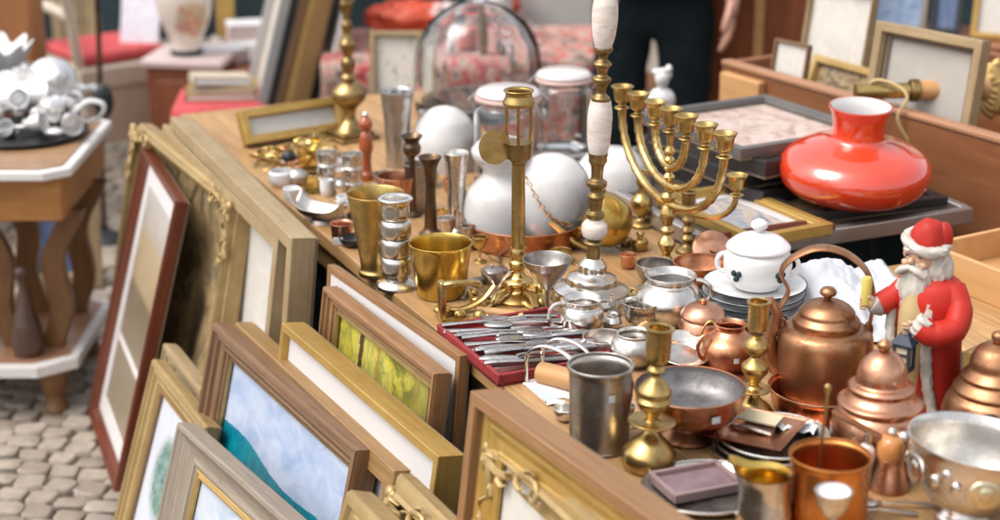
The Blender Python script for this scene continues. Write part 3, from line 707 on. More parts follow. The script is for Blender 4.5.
for k in range(15):
    f = k/14; c = Vector(((-14+44*f)*mm, .0, (75-48*f-14*math.sin(f*math.pi))*mm))
    M_ = Matrix.Translation(c) @ Matrix.Rotation(.8, 4, 'Y') @ Matrix.Rotation(R(90*(k % 2)), 4, 'X')
    mb.tube([(3.2*mm*math.cos(a*.628), 1.6*mm*math.sin(a*.628), 0) for a in range(10)], mm*.6, 5, True, M=M_)
obj('links', mb, BRASS_L, t)
obj('pull_rod', MB().tube([Vector((10, 0, 30))*mm, Vector((34, -6, 10))*mm, Vector((48, -8, 4))*mm], [mm*3, mm*3.4, mm*2.4], 8), BRASS_L, t)
# gold bell
t = turned('bell', 'shiny gold bell lying tilted against the tall onyx candlestick', 'bell', 612, 252, [('dome', GOLD, [(0, 0), (12, 2), (22, 10), (26, 22), (27, 34), (26, 38), (29, 41), (29, 44)], 1.5), ('clapper', BRASS_D, [(2, 10), (2, 30), (5, 34), (0, 39)])], tilt=(R(-25), R(-62)), rz=R(15))
t.location.z += .040; t.location.x += .035
# ---- pewter mug
t = turned('mug', 'tall plain pewter mug with dents standing left of the copper bowl', 'mug', 599, 446, [('body', PEWTER, [(29, 0), (29, 0), (31, 3), (30, 6), (30.5, 40), (31, 72), (33, 77), (33, 80)], 2)], sm=4)
t['label'] = 'tall plain pewter mug with a price sticker standing left of the copper bowl'
handle(t, 1, 18, 66, 29, 22, 3.5, PEWTER, ang=R(50)); sticker(t, 31, 58, 9, 10, R(-72))
# ---- pedestal copper bowl
t = turned('pedestal_bowl', 'wide copper pedestal bowl with a grey tinned inside', 'bowl', 688, 438, [('foot', COPPER_B, [(28, 0), (28, 0), (28, 3), (23, 8), (19, 12), (18, 15), (22, 18)]),
    ('bowl', COPPER, [(20, 17), (34, 20), (45, 25), (51, 33), (53, 40), (55, 47), (56, 51)], 2)])
m, v = t['_m'], t['_v']
obj('tin_lining', MB().lathe([(0, 26*v)] + smoothp([(r*m, h*v) for r, h in [(20, 26.5), (38, 29), (47, 35), (52.2, 45), (53.3, 50.4)]])), TIN, t)
sticker(t, 54.5, 38, 12, 9, R(-68))
# ---- front silver and copper
t = turned('mixing_bowl', 'large shiny silver bowl with round lion medallions at the right edge', 'bowl', 962, 520, [('foot', SILVER, [(26, 0), (26, 0), (27, 3), (22, 8), (20, 12)]), ('bowl', SILVER, [(18, 11), (38, 20), (54, 36), (62, 54), (65, 72), (69, 79)], 1.6)], n=56, tilt=(0, R(6)))
m, v = t['_m'], t['_v']
for k in range(10):
    a = R(-90+36*k-4); big = k == 0
    M_ = Matrix.Translation((63.5*m*math.cos(a), 63.5*m*math.sin(a), 52*v)) @ Matrix.Rotation(a+math.pi/2, 4, 'Z')
    if k in (0, 3, 5, 8):
        mb = MB().ell((0, 0, 0), (17*m, 2.4*m, 13*v), 24, 14, M_); mb.ell((0, -1.5*m, 0), (8*m, 2.6*m, 8*v), 14, 10, M_, fn=lambda w_: 1+.2*mnoise.noise(w_*4)); obj('medallion', mb, metal('pale_gilt_silver', (.84, .74, .52), (.5, .42, .28), (.2, .36), 30) if k == 0 else SILVER, t)
    else:
        mb = MB()
        for q in range(3): mb.ell(((q-1)*11*m, 0, (8-abs(q-1)*8)*v), (5.5*m, 2*m, 6*v), 12, 8, M_)
        obj('relief', mb, SILVER, t)
t = turned('copper_pot', 'orange copper pot in the front row holding a brass rod', 'pot', 826, 528, [('body', COPPER_O, [(38, 0), (38, 0), (39, 3), (39, 40), (39, 66), (41, 70), (41, 72)], 1.8)], sm=4)
t = thing('brass_rod', 'long brass spoon handle standing upright in the orange copper pot', 'spoon', P(820, 520, TZ)); m = depth(t.location)/FPX
obj('shaft', MB().tube([Vector((-4, 0, 6))*m, Vector((-3, 4, 70))*m, Vector((1, 8, 136))*m], m*2.6, 8, flat=.6), BRASS, t)
obj('finial', MB().ell(Vector((1, 8, 139))*m, (3.6*m, 2.6*m, 5*m), 10, 8), BRASS, t)
obj('spoon_bowl', MB().ell(Vector((-6, 0, 4))*m, (11*m, 7*m, 3*m), 14, 8), BRASS, t)
t = turned('egg_cup', 'small white lined silver egg cup in front of the orange copper pot', 'cup', 829, 562, [('stem', SILVER, [(13, 0), (13, 0), (11, 4), (4, 12), (3.5, 30), (5, 36), (4, 44)]), ('cup', SILVER, [(4, 43), (10, 48), (15, 56), (18, 66), (19, 70)], 1.5)])
obj('white_lining', MB().lathe([(0, 64*t['_v']), (14*t['_m'], 65*t['_v']), (16.6*t['_m'], 69.6*t['_v'])]), WHITE, t)
t = turned('creamer', 'small silver creamer with a gilded inside at the bottom edge of the photo', 'creamer', 762, 534, [('body', SILVER, [(22, 0), (22, 0), (26, 6), (28, 22), (25, 40), (25, 52), (27, 60)])], sm=5)
m, v = t['_m'], t['_v']; bpy.data.objects.remove(t, do_unlink=True)
t = thing('creamer', 'small silver creamer with a gilded inside at the bottom edge of the photo', 'creamer', P(762, 534, TZ))
def spout(p, th, a0=R(150), k=.5, h0=40*v):
    da = math.atan2(math.sin(th-a0), math.cos(th-a0)); w_ = math.exp(-(da/.42)**2)*max(0, (p[2]-h0)/(22*v))
    return (p[0]*(1+k*w_), p[1]*(1+k*w_), p[2]+9*v*w_)
prof = smoothp([(r*m, h*v) for r, h in [(22, 0), (22, 0), (26, 6), (28, 22), (25, 40), (25, 52), (27, 60)]])
obj('body', MB().lathe([(0, 0)]+prof, 40, fn=spout), SILVER, t)
obj('gilt_inside', MB().lathe([(0, 20*v)] + smoothp([(r*m, h*v) for r, h in [(16, 20), (23.5, 30), (23.3, 45), (24, 54), (26.6, 60.4)]]), 40, fn=spout), GOLD, t)
t['_m'], t['_v'] = m, v; handle(t, 1, 14, 56, 24, 16, 2.6, SILVER, ang=R(15))
t = turned('pepper_mill', 'small copper pepper mill with an amber glass top', 'pepper mill', 888, 488, [('body', COPPER_P, [(20, 0), (20, 0), (20, 3), (17, 14), (14, 24), (14, 30)]), ('glass_top', GLASS_A, [(13, 30), (14, 34), (14, 42), (11, 49), (6, 52)]), ('crank_knob', SILVER, [(4, 52), (5, 55), (3, 59), (0, 60)])])
t = turned('bottle', 'little ivory bottle with a silver cap beside the pepper mill', 'bottle', 860, 486, [('body', ONYX, [(9, 0), (9, 0), (10, 4), (9, 20), (10, 30), (8, 38), (4, 42)]), ('cap', SILVER, [(3, 42), (4, 44), (4, 52), (3, 54), (0, 54)])], tilt=(0, .1))
# ---- bell lidded copper pot with long handle
t = turned('lidded_pot', 'polished pink copper pot with a tall bell shaped lid, in front of the red-coated figurine', 'pot', 876, 462, [('body', COPPER_P, [(34, 0), (34, 0), (42, 8), (47, 24), (47, 38), (43, 50), (36, 57)]),
    ('lid', COPPER_P, [(40, 57), (42, 58), (42, 61), (36, 64), (32, 68), (31, 71), (33, 74), (31, 77), (26, 79), (25, 86), (22, 96), (14, 105), (5, 109)]), ('finial', COPPER_B, [(4, 109), (7, 112), (7, 116), (3, 119), (0, 121)])], n=44)
m, v = t['_m'], t['_v']
obj('tap', MB().ell((14*m, -48*m, 44*v), (8*m, 8*m, 8*m)).tube([(14*m, -40*m, 44*v), (14*m, -56*m, 42*v)], 3*m, 8), SILVER, t)
mb = MB().tube([Vector((18, -52, 46))*m, Vector((-10, -56, 52))*m, Vector((-48, -44, 70))*m, Vector((-54, -40, 74))*m], [5*m, 5.5*m, 8*m, 6*m], 10, flat=.4, up=(0, 0, 1)); obj('long_handle', mb, COPPER_B, t)
t = turned('lidded_pot', 'brown copper pot with a stepped domed lid, cut by the right edge of the photo', 'pot', 990, 440, [('body', COPPER_B, [(38, 0), (38, 0), (46, 10), (50, 26), (46, 42), (40, 48)]), ('lid', COPPER_B, [(40, 48), (41, 52), (34, 60), (34, 64), (30, 68), (27, 72), (26, 80), (20, 90), (8, 96)]), ('finial', COPPER_B, [(5, 96), (8, 100), (7, 105), (0, 108)])], n=44)
obj('price_tag', MB().ell((-16*t['_m'], -45*t['_m'], 40*t['_v']), (8*t['_m'], 4*t['_m'], 4*t['_m'])), IRON, t)
# ---- kettle in a pan
t = turned('copper_pan', 'round copper pan with a rolled rim under the kettle', 'pan', 822, 404, [('body', COPPER, [(42, 0), (42, 0), (47, 4), (50, 14), (51, 22), (53, 24), (53, 26)], 2), ('tag', STICK, [(0, 0), (.1, 0), (.1, .1)])]) if False else turned('copper_pan', 'round copper pan with a rolled rim under the kettle', 'pan', 820, 408, [('body', COPPER, [(44, 0), (44, 0), (48, 4), (50, 12), (51, 18), (53, 20), (53, 22)], 2)])
k0 = P(822, 392, TZ)
t = turned('kettle', 'big brown copper kettle with a tall strap handle and round lid', 'kettle', 822, 392, [('body', COPPER_B, [(44, 0), (44, 0), (47, 4), (47.5, 30), (47, 50), (44, 58), (37, 62), (32, 63)]),
    ('lid', COPPER_B, [(32, 62), (33, 64), (33, 68), (31, 70), (28, 73), (27, 77), (20, 83), (9, 87), (5, 88)]), ('knob', COPPER_B, [(3, 88), (4, 90), (8, 93), (8, 96), (5, 99), (0, 100)])], n=48)
t.location.z += .006
m, v = t['_m'], t['_v']
obj('spout', MB().tube([Vector((-44, 4, 20))*m, Vector((-54, 4, 34))*m, Vector((-54, 4, 56))*m, Vector((-48, 4, 78))*m, Vector((-56, 4, 92))*m, Vector((-62, 4, 90))*m], [9*m, 8*m, 6.5*m, 5.5*m, 5*m, 5.2*m], 12), COPPER_B, t)
hp = [(-42, 62), (-46, 74), (-38, 92), (-46, 108), (-38, 122), (-14, 134), (12, 132), (34, 118), (44, 98), (45, 76), (43, 60)]
hp3 = [Vector((a*m*.98, (6-a*.15)*m, b*v)) for a, b in hp]
sm = []
for i in range(len(hp3)-1):
    for k in range(5):
        f = k/5; p0 = hp3[max(i-1, 0)]; p1 = hp3[i]; p2 = hp3[i+1]; p3 = hp3[min(i+2, len(hp3)-1)]
        sm.append(.5*((2*p1)+(p2-p0)*f+(2*p0-5*p1+4*p2-p3)*f*f+(3*p1-p0-3*p2+p3)*f**3))
sm.append(hp3[-1])
obj('handle', MB().tube(sm, 6.5*m, 10, flat=.28, up=(1, 0, 0)), COPPER_B, t)
for s in (-1, 1): obj('handle_lug', MB().ell((s*42*m, (6-s*6)*m, 58*v), (5*m, 6*m, 9*m)), COPPER_B, t)
# ---- plates and sugar bowl
for k in range(5):
    turned('plate', 'white porcelain plate with a thin dark rim in the stack under the sugar bowl', 'plate', 757+(k % 2)*2-1, 330-0*k, [('dish', WHITE, [(24, 0), (24, 0), (28, 1), (38, 5), (50, 8), (51, 8.5)], 1.4), ('rim_line', DARKBLUE, [(50.2, 8.0), (51.6, 8.3), (51.6, 9.3), (50.0, 9.6)], 0)], z=TZ+.0001+k*.0135, group='stacked white plates') if False else None
pz = TZ
for k in range(5):
    t = turned('plate', 'white porcelain plate with a thin dark rim in the stack under the sugar bowl', 'plate', 752, 318, [('dish', WHITE, [(26, 0), (26, 0), (30, 1), (40, 5), (50, 8), (51, 8.6)], 1.3)], group='stacked white plates', n=48)
    m, v = t['_m'], t['_v']; t.location += Vector((.003*math.sin(k*2.1), .003*math.cos(k*3), k*.0128))
    obj('rim_line', MB().tube([(51*m*math.cos(a*math.pi/24), 51*m*math.sin(a*math.pi/24), 8.3*v) for a in range(48)], m*.75, 6, True), DARKBLUE, t)
sugar_z = 4*.0128+.008
t = turned('sugar_bowl', 'white porcelain sugar bowl with lid on top of the plate stack', 'sugar bowl', 755, 316, [('body', WHITE, [(22, 0), (22, 0), (24, 3), (31, 10), (34, 20), (33, 30), (29, 36)]), ('lid', WHITE, [(31, 36), (32, 38), (30, 41), (22, 47), (10, 51), (4, 52)]), ('knob', WHITE, [(3, 52), (4, 54), (8, 57), (8, 61), (4, 64), (0, 65)])], n=44)
t.location.z += sugar_z; handle(t, 1, 12, 30, 31, 9, 2.4, WHITE, ang=R(170)); handle(t, 1, 12, 30, 31, 9, 2.4, WHITE, ang=R(-10))
m, v = t['_m'], t['_v']
for a in (-2.35, -1.0):
    mb = MB(); 
    for (q, h) in ((0, 14), (-3, 19), (3, 19)): mb.ell(((34.2*m)*math.cos(a+q*.03), (34.2*m)*math.sin(a+q*.03), h*v), (3*m, 3*m, 3.2*m), 8, 6)
    obj('blue_motif', mb, DARKBLUE, t)
turned('cup', 'white porcelain cup behind the kettle handle on the white cloth', 'cup', 838, 300, [('body', WHITE, [(14, 0), (14, 0), (20, 6), (25, 16), (26, 24)], 1.3)], n=36)
# white crumpled cloth
def crumple(u, v):
    p = TP(-.15+.33*v, .60+(.20+.13*v)*u); n_ = mnoise.fractal(Vector((u*1.9, v*1.9, 3.7)), 1, 2, 2)
    rid = abs(mnoise.noise(Vector((u*3+v*1.5, v*2.5, 1))))
    e = min(u, 1-u, v, 1-v)*6
    return (p.x+.02*n_, p.y+.02*n_, TZ+.006+min(1, e)*(.03+.03*n_+.06*rid)+.012*min(1, e)*mnoise.fractal(Vector((u*7+2*v, v*9, 2)), 1, 2, 3))
single('crumpled_cloth', MB().grid(70, 70, crumple), WCLOTH, 'crumpled white cloth lying behind the kettle and plates', 'cloth')
# ---- silver group in the middle
t = turned('jug', 'round bellied silver jug with a dark open mouth below the menorah', 'jug', 669, 322, [('body', SILVER, [(20, 0), (20, 0), (28, 6), (34, 16), (34, 26), (27, 36), (22, 40), (24, 45), (26, 47)], 1.6)], n=44)
handle(t, 1, 22, 44, 26, 15, 2.6, SILVER, ang=R(-15))
obj('dark_inside', MB().lathe([(0, 36*t['_v']), (19.5*t['_m'], 37*t['_v']), (20.5*t['_m'], 41*t['_v'])]), TIN, t)
g = G('engraved_silver'); wv = g.t.nodes.new('ShaderNodeTexNoise'); g.t.links.new(g.vec((90, 90, 110)), wv.inputs['Vector']); wv.inputs['Scale'].default_value = 1; wv.inputs['Detail'].default_value = 1; wv.inputs['Distortion'].default_value = 3.5
f = g.ramp(wv.outputs['Fac'], [(.47, 0), (.50, 1), (.56, 1), (.59, 0)]); g.set(Base_Color=g.mix(f, (.70, .67, .63), (.03, .03, .03)), Metallic=1.0, Roughness=.25); ENGR = g.m
turned('cup', 'tiny silver cup with black scroll engraving in front of the round jug', 'cup', 641, 328, [('foot', SILVER, [(12, 0), (12, 0), (9, 3), (10, 5)]), ('body', ENGR, [(10, 5), (16, 9), (18, 16), (18, 21), (19.5, 26)], 1.4)])
turned('sugar_bowl', 'plain bulbous silver sugar bowl in front of the engraved cup', 'sugar bowl', 634, 364, [('body', SILVER, [(15, 0), (15, 0), (22, 6), (25, 14), (22, 24), (17, 28), (18, 31)], 1.5)])
t = turned('dish', 'flat round silver dish with a wide rim propped behind the copper bowl', 'dish', 682, 362, [('plate', SILVER, [(16, 0), (16, 0), (19, 2), (22, 5), (30, 8), (31, 9)], 1.2)], n=40, tilt=(R(14), R(4)))
t.location.z += .012
t = turned('sugar_jar', 'small copper jar with a domed lid between the silver jug and the copper creamer', 'jar', 702, 346, [('body', COPPER_P, [(17, 0), (17, 0), (23, 7), (25, 16), (22, 25), (19, 29)]), ('lid', COPPER_P, [(22, 29), (23, 31), (20, 36), (13, 41), (5, 43)]), ('knob', COPPER_P, [(3, 43), (4, 46), (0, 48)])])
t = turned('creamer', 'round copper creamer with an open dark mouth left of the slim candlestick', 'creamer', 729, 368, [('body', COPPER, [(20, 0), (20, 0), (27, 8), (30, 18), (27, 28), (18, 35), (14, 39), (16, 44)], 1.4)])
handle(t, 1, 12, 36, 24, 12, 2.2, COPPER_P, ang=R(200)); sticker(t, 29.8, 18, 7, 7, R(-85))
t = thing('wire_loop', 'thin brass wire loop lying round the copper jar', 'wire', P(708, 362, TZ)); m = depth(t.location)/FPX
obj('loop', MB().tube([Vector((10*math.cos(a/3.2), -12, 24+24*math.sin(a/3.2)))*m for a in range(20)], m*1.1, 6, True), BRASS_L, t)
t = turned('bowl', 'copper bowl leaning with its round lid beside the plate stack', 'bowl', 700, 284, [('body', COPPER, [(14, 0), (14, 0), (22, 8), (27, 18), (28, 22)], 1.4)])
t = turned('lid', 'round copper lid standing tilted in the copper bowl beside the plates', 'lid', 711, 268, [('disc', COPPER_P, [(21, 0), (21, 0), (20, 3), (12, 6), (4, 7), (4, 7), (3, 10), (0, 10)])], tilt=(R(62), R(18))); t.location.z += .035
turned('bowl', 'small grey metal bowl at the foot of the menorah', 'bowl', 655, 282, [('body', SILVER_D, [(10, 0), (10, 0), (17, 6), (20, 14), (20, 19)], 1.3)])
t = turned('creamer', 'small fluted silver creamer with a looped handle above the cutlery case', 'creamer', 582, 336, [('foot', SILVER_D, [(11, 0), (11, 0), (9, 3), (9, 5)]), ('body', SILVER, [(9, 5), (19, 11), (22, 20), (20, 28), (17, 31), (20, 37)], 1.3)])
handle(t, 1, 10, 34, 20, 14, 2, SILVER, ang=R(190))
t = thing('ladle', 'small pewter ladle with a curved wooden handle below the fluted creamer', 'ladle', P(604, 354, TZ), R(-10)); m = depth(t.location)/FPX
prof = hollow(smoothp([(8*m, 0), (16*m, 4*m), (21*m, 12*m), (22*m, 19*m)]), 1.2*m)
obj('bowl', MB().lathe(prof, 30), PEWTER, t)
obj('handle', MB().tube([Vector((18, 0, 14))*m, Vector((30, 4, 20))*m, Vector((38, 8, 30))*m, Vector((42, 10, 32))*m], [3*m, 4*m, 4.5*m, 3*m], 8), F_TAN if False else CHESTL, t)
# ---- silver wine funnel cup
turned('goblet', 'conical silver cocktail cup on a thin stem in front of the onyx candlestick', 'goblet', 547, 312, [('foot', SILVER_D, [(12, 0), (12, 0), (11, 2), (3, 4), (2.5, 6)]), ('stem', SILVER_D, [(2.5, 5), (2.5, 20), (4, 24)]), ('cup', SILVER_D, [(4, 23), (13, 34), (21, 44), (24, 51), (25, 53)], 1.2)])
# ---- left part of the table: beakers
t = turned('flower_pot', 'polished brass pot with straight sides near the left table edge', 'pot', 441, 295, [('body', GOLD, [(21, 0), (21, 0), (24, 2), (26, 14), (29, 36), (31, 49), (32, 52)], 1.6)], n=44)
t = turned('candlestick', 'silver candlestick of stacked ribbed drums beside the brass pot', 'candlestick', 397, 287, [('base', SILVER, [(20, 0), (20, 0), (20, 3), (17, 6), (12, 9), (12, 9)]),
    ('drum_column', SILVER, [(12, 9), (12, 13), (15, 15), (15, 29), (11, 31), (11, 31), (15, 33), (15, 47), (11, 49), (11, 49), (15, 51), (15, 65), (11, 67), (11, 67), (14, 70), (14, 82), (17, 86), (17, 88), (12, 88), (11, 80)])], sm=3, group='silver candlesticks')
t = turned('vase', 'tall tapered brass beaker vase behind the ribbed silver candlestick', 'vase', 377, 274, [('body', BRASS, [(18, 0), (18, 0), (18, 4), (16, 8), (19, 30), (24, 60), (28, 78), (29, 80)], 1.6)], n=40)
turned('beaker', 'plain copper and silver tumbler behind the ribbed silver candlestick', 'beaker', 397, 214, [('body', COPPER_P, [(16, 0), (16, 0), (17, 4), (18, 24), (20, 38)], 1.4)])
turned('beaker', 'taller pinkish silver tumbler left of the dark trumpet vase', 'beaker', 417, 212, [('body', SILVER_D, [(11, 0), (11, 0), (11, 4), (11, 30), (13, 48)], 1.2)])
turned('vase', 'dark bronze trumpet vase with a flared lip', 'vase', 431, 236, [('body', BRONZE, [(12, 0), (12, 0), (12, 3), (7, 8), (6, 24), (5, 50), (7, 68), (12, 78)], 1.2)])
turned('vase', 'black flower shaped bud vase with a thin stem', 'vase', 413, 216, [('base', BRONZE, [(9, 0), (9, 0), (4, 4), (3, 10)]), ('stem', BRONZE, [(3, 9), (3, 58)]), ('flower_cup', BRONZE, [(3, 58), (8, 62), (9, 68), (7, 73), (11, 79)], 1.2)])
turned('goblet', 'tall slender silver goblet between the trumpet vase and the white shade', 'goblet', 457, 234, [('base', SILVER_D, [(13, 0), (13, 0), (12, 3), (8, 7)]), ('body', SILVER, [(8, 6), (9, 30), (9, 50), (11, 70), (13, 80)], 1.2)])
turned('cup', 'tiny pewter cup on a foot behind the brass pot', 'cup', 447, 242, [('body', PEWTER, [(7, 0), (7, 0), (4, 4), (5, 8), (8, 16), (9.5, 24)], 1.1)])
turned('egg_cup', 'small silver egg cup right behind the polished brass pot', 'cup', 468, 250, [('body', SILVER_D, [(7, 0), (7, 0), (3, 4), (3, 9), (7, 16), (8, 24)], 1.1)])
for px, py, h, lab in ((353, 196, 42, 'ribbed silver beaker right beside the red-brown pepper mill'), (328, 190, 38, 'ribbed silver beaker among the small glasses left of the pepper mill')):
    q = h/42; turned('beaker', lab, 'beaker', px, py, [('body', SILVER, [(9, 0), (9, 0), (10, 2), (10, 13*q), (8.5, 15*q), (10, 17*q), (10, 28*q), (8.5, 30*q), (10, 32*q), (11, h)], 1)], sm=4, group='ribbed silver beakers')
g = G('hammered_pewter'); vv = g.voro(g.vec((70, 70, 40)), 1); g.set(Base_Color=(.50, .49, .48), Metallic=1.0, Roughness=.3); g.bump(vv, .6, .004); HAM = g.m
turned('beaker', 'tall hammered pewter tumbler behind the small silver', 'beaker', 398, 166, [('body', HAM, [(12, 0), (12, 0), (12, 4), (13, 40), (16, 70), (17, 74)], 1.3)])
turned('pepper_mill', 'red-brown turned wooden pepper mill at the back of the table', 'pepper mill', 367, 180, [('body', PEPPERW, [(7, 0), (7, 0), (7, 6), (5, 10), (5, 24), (7, 32), (6, 44), (4, 48)]), ('head', PEPPERW, [(4, 48), (6, 51), (7, 56), (5, 60), (3, 62)]), ('knob', SILVER, [(2, 62), (3.4, 65), (0, 68)])])
# brass lamp base at the back
t = turned('lamp_stand', 'tall brass baluster lamp base on a stepped square foot', 'lamp', 350, 138, [('foot_drum', BRASS_D, [(16, 8), (16, 8), (12, 12), (7, 18), (6, 24)]), ('urn', BRASS_D, [(6, 24), (8, 30), (16, 38), (17, 46), (12, 52), (6, 56)]), ('stem', BRASS_D, [(5, 56), (8, 60), (5, 64), (7, 70), (7, 76), (4, 80), (6, 86), (8, 92), (5, 98), (4, 104), (6, 110), (4, 116), (5, 124), (7, 130), (5, 136)]), ('drip_plate', BRASS_D, [(5, 136), (12, 139), (17, 143), (18, 145), (10, 144), (4, 142)])])
m, v = t['_m'], t['_v']
mb = MB().box((0, 0, 2*v), (44*m, 44*m, 4*v)).box((0, 0, 6*v), (36*m, 36*m, 4.2*v)); obj('square_foot', mb, BRASS_D, t, bev=.003).rotation_euler = (0, 0, R(35))
# ---- opal shades, jars, glass bowl
turned('lampshade', 'white opal glass bell shade with a narrow neck, left of the brass lamp stand', 'lampshade', 500, 236, [('body', OPAL, [(36, 0), (36, 0), (37, 8), (36, 30), (32, 46), (20, 58), (17, 64), (20, 70), (27, 78), (28, 86), (20, 94)], 1.5)], n=44)
turned('lampshade', 'large round white opal globe behind the brass lamp stand', 'lampshade', 551, 236, [('globe', OPAL, [(24, 0), (24, 0), (34, 8), (40, 24), (40, 44), (35, 62), (24, 74), (12, 79.5), (0, 80.5)])], n=48)
turned('lampshade', 'white opal hemisphere behind the hammered tumbler', 'lampshade', 445, 166, [('dome', OPAL, [(34, 0), (34, 0), (35, 14), (33, 30), (26, 46), (14, 56), (4, 59)])], n=44)
turned('lampshade', 'low white opal shade behind the tall onyx candlestick', 'lampshade', 612, 196, [('dome', OPAL, [(38, 0), (38, 0), (39, 14), (34, 32), (22, 44), (10, 48)])], n=44)
t = turned('tray', 'round copper tray with a raised rim under the white opal shades', 'tray', 524, 240, [('dish', COPPER, [(57, 0), (57, 0), (59, 3), (60, 16), (62, 21), (62, 22)], 1.6)], n=56)
def jar(label, px, py, r, h):
    t = turned('storage_jar', label, 'jar', px, py, [('glass_body', GLASS, [(r*.9, 0), (r*.9, 0), (r, 4), (r, h*.72), (r*.86, h*.84), (r*.86, h*.88)], 2), ('seal', PINKLID, [(r*.9, h*.88), (r*.97, h*.89), (r*.97, h*.92), (r*.9, h*.925)]), ('lid', LIDG, [(r*.88, h*.925), (r*.95, h*.95), (r*.8, h), (r*.3, h*1.02)])], n=40, group='glass storage jars')
    m, v = t['_m'], t['_v']
    for s in (-1, 1): obj('clip', MB().tube([(s*r*.96*m, 0, h*.80*v), (s*(r+5)*m, 0, h*.88*v), (s*r*.9*m, 0, h*.96*v)], m*.9, 6), CHROME, t)
    return t
jar('clear glass preserving jar with a pink seal, left of the two clip jars', 508, 182, 34, 92)
jar('clear glass preserving jar with a clip lid, right of the two clip jars', 563, 160, 29, 88)
turned('glass_dome', 'big clear glass dome cover at the back of the table', 'glass dome', 478, 112, [('body', glass('fishbowl_glass', (.97, .98, .98)), [(60, 0), (60, 0), (63, 4), (64, 22), (64, 44), (60, 66), (49, 86), (30, 101), (12, 107), (0, 108)], 6), ('knob', GLASS, [(4, 107), (9, 111), (10, 117), (6, 122), (0, 123)])], n=56)
# white figurine
t = turned('figurine', 'small white porcelain bust on a round plinth behind the menorah', 'figurine', 661, 116, [('plinth', WHITE, [(15, 0), (15, 0), (15, 6), (11, 9)])])
m, v = t['_m'], t['_v']
mb = MB().ell((0, 0, 16*v), (14*m, 9*m, 12*v), fn=lambda w_: 1+.1*mnoise.noise(w_*3)).tube([(0, 0, 22*v), (0, 0, 32*v)], 5*m, 10).ell((0, -1*m, 38*v), (7.5*m, 8*m, 9.5*v), 20, 14, fn=lambda w_: 1+.07*mnoise.noise(w_*5))
for k in range(14):
    a = k*2.4; mb.ell((7*m*math.cos(a), 6*m*math.sin(a)+2*m, (40+7*((k*.37) % 1))*v), 3.2*m, 8, 6)
obj('bust', mb, WHITE, t)
# ---- orange lampshade
sh = (lambda g: (g.set(Base_Color=g.mix(g.noise(g.vec(), 8, 4), (.74, .062, .014), (.52, .03, .008)), Roughness=.14, IOR=1.6, Coat_Weight=.8, Coat_IOR=1.7, Coat_Roughness=.05, Subsurface_Weight=.15, Subsurface_Radius=(.03, .006, .002), Subsurface_Scale=.3), g.m)[1])(G('orange_glass'))
q = turned('lampshade', 'glossy orange-red glass lampshade with a short white lined neck', 'lampshade', 852, 196, [('body', sh, [(44, 0), (62, 6), (72, 15), (75.5, 26), (74, 35), (66, 44), (52, 51), (40, 54.5), (30, 57), (26.5, 60), (25.5, 66), (26, 73), (28, 82), (31, 89), (31.5, 90)], 1.6)], z=.798, n=64, tilt=(R(4), R(1)))
m, v = q['_m'], q['_v']
obj('white_lining', MB().lathe(smoothp([(22.8*m, 58*v), (23*m, 66*v), (25.6*m, 83*v), (29.4*m, 90.6*v)])), OPAL, q)
# ================================================================== figurine of an old man in a red coat
b0 = P(922, 404, TZ); m = depth(b0)/FPX; v = m*1.05
FIG = thing('figurine', 'painted figurine of a white-bearded man in a red coat and cap holding a lantern', 'figurine', b0, R(-38))
FIG.scale = (.96, .96, .95)
def pt(x, y, z): return Vector((x*m, y*m, z*v))
REDP = paint('red_glaze', (.56, .030, .018), .5, .5, 7, .3, spec=.3); FUR = paint('ivory_fur_glaze', (.66, .60, .52), .65, .4, 45, .9); FLESH = paint('flesh_glaze', (.66, .40, .26), .4, .15); TUNIC = paint('ochre_tunic_glaze', (.58, .42, .20), .5, .3, 18); NAVY = paint('navy_glaze', (.035, .05, .08), .4, .3)
def coat(p, t):
    a = math.atan2(p[1], p[0]); f = 1+.05*math.sin(6*a)*max(0, 1-p[2]/(90*v))
    return (p[0]*f, p[1]*.82*f, p[2])
# body, sleeves and robe are one skin
mb = MB().lathe([(0, 0)] + smoothp([(q*m, h*v) for q, h in [(42, 0), (42, 3), (39, 20), (36, 50), (35, 80), (36, 100), (37, 116), (32, 130), (18, 140), (10, 146)]]), 48, fn=coat)
obj('robe', mb, REDP, FIG)
obj('tunic', MB().lathe([(0, 8*v)] + smoothp([(q*m, h*v) for q, h in [(34, 8), (32, 30), (31, 70), (31, 100), (25, 124)]]), 40, Matrix.Translation((-7*m, -10*m, 0)), fn=lambda p, t: (p[0]*.62, p[1]*.8, p[2])), TUNIC, FIG)
def fur(p, t): return p
def furtube(pts, r): 
    mb = MB().tube(pts, r, 12)
    mb.v = [tuple(Vector(x)+Vector((1, 1, 1))*(.12*r*mnoise.noise(Vector(x)*400))+Vector((mnoise.noise(Vector(x)*300), mnoise.noise(Vector(x)*310+Vector((9, 0, 0))), 0))*r*.35) for x in mb.v]
    return mb
def interp(pts, k=8):
    out = []
    for i in range(len(pts)-1):
        p0 = pts[max(i-1, 0)]; p1 = pts[i]; p2 = pts[i+1]; p3 = pts[min(i+2, len(pts)-1)]
        for j in range(k):
            f = j/k; out.append(.5*((2*p1)+(p2-p0)*f+(2*p0-5*p1+4*p2-p3)*f*f+(3*p1-p0-3*p2+p3)*f**3))
    return out+[pts[-1]]
obj('fur_trim', furtube(interp([pt(-26, -14, 130), pt(-33, -18, 100), pt(-31, -22, 70), pt(-28, -26, 40), pt(-26, -28, 6)]), 5*m), FUR, FIG)
obj('fur_trim', furtube(interp([pt(9, -22, 122), pt(11, -27, 96), pt(13, -30, 60), pt(18, -31, 30), pt(26, -30, 4)]), 5.5*m), FUR, FIG)
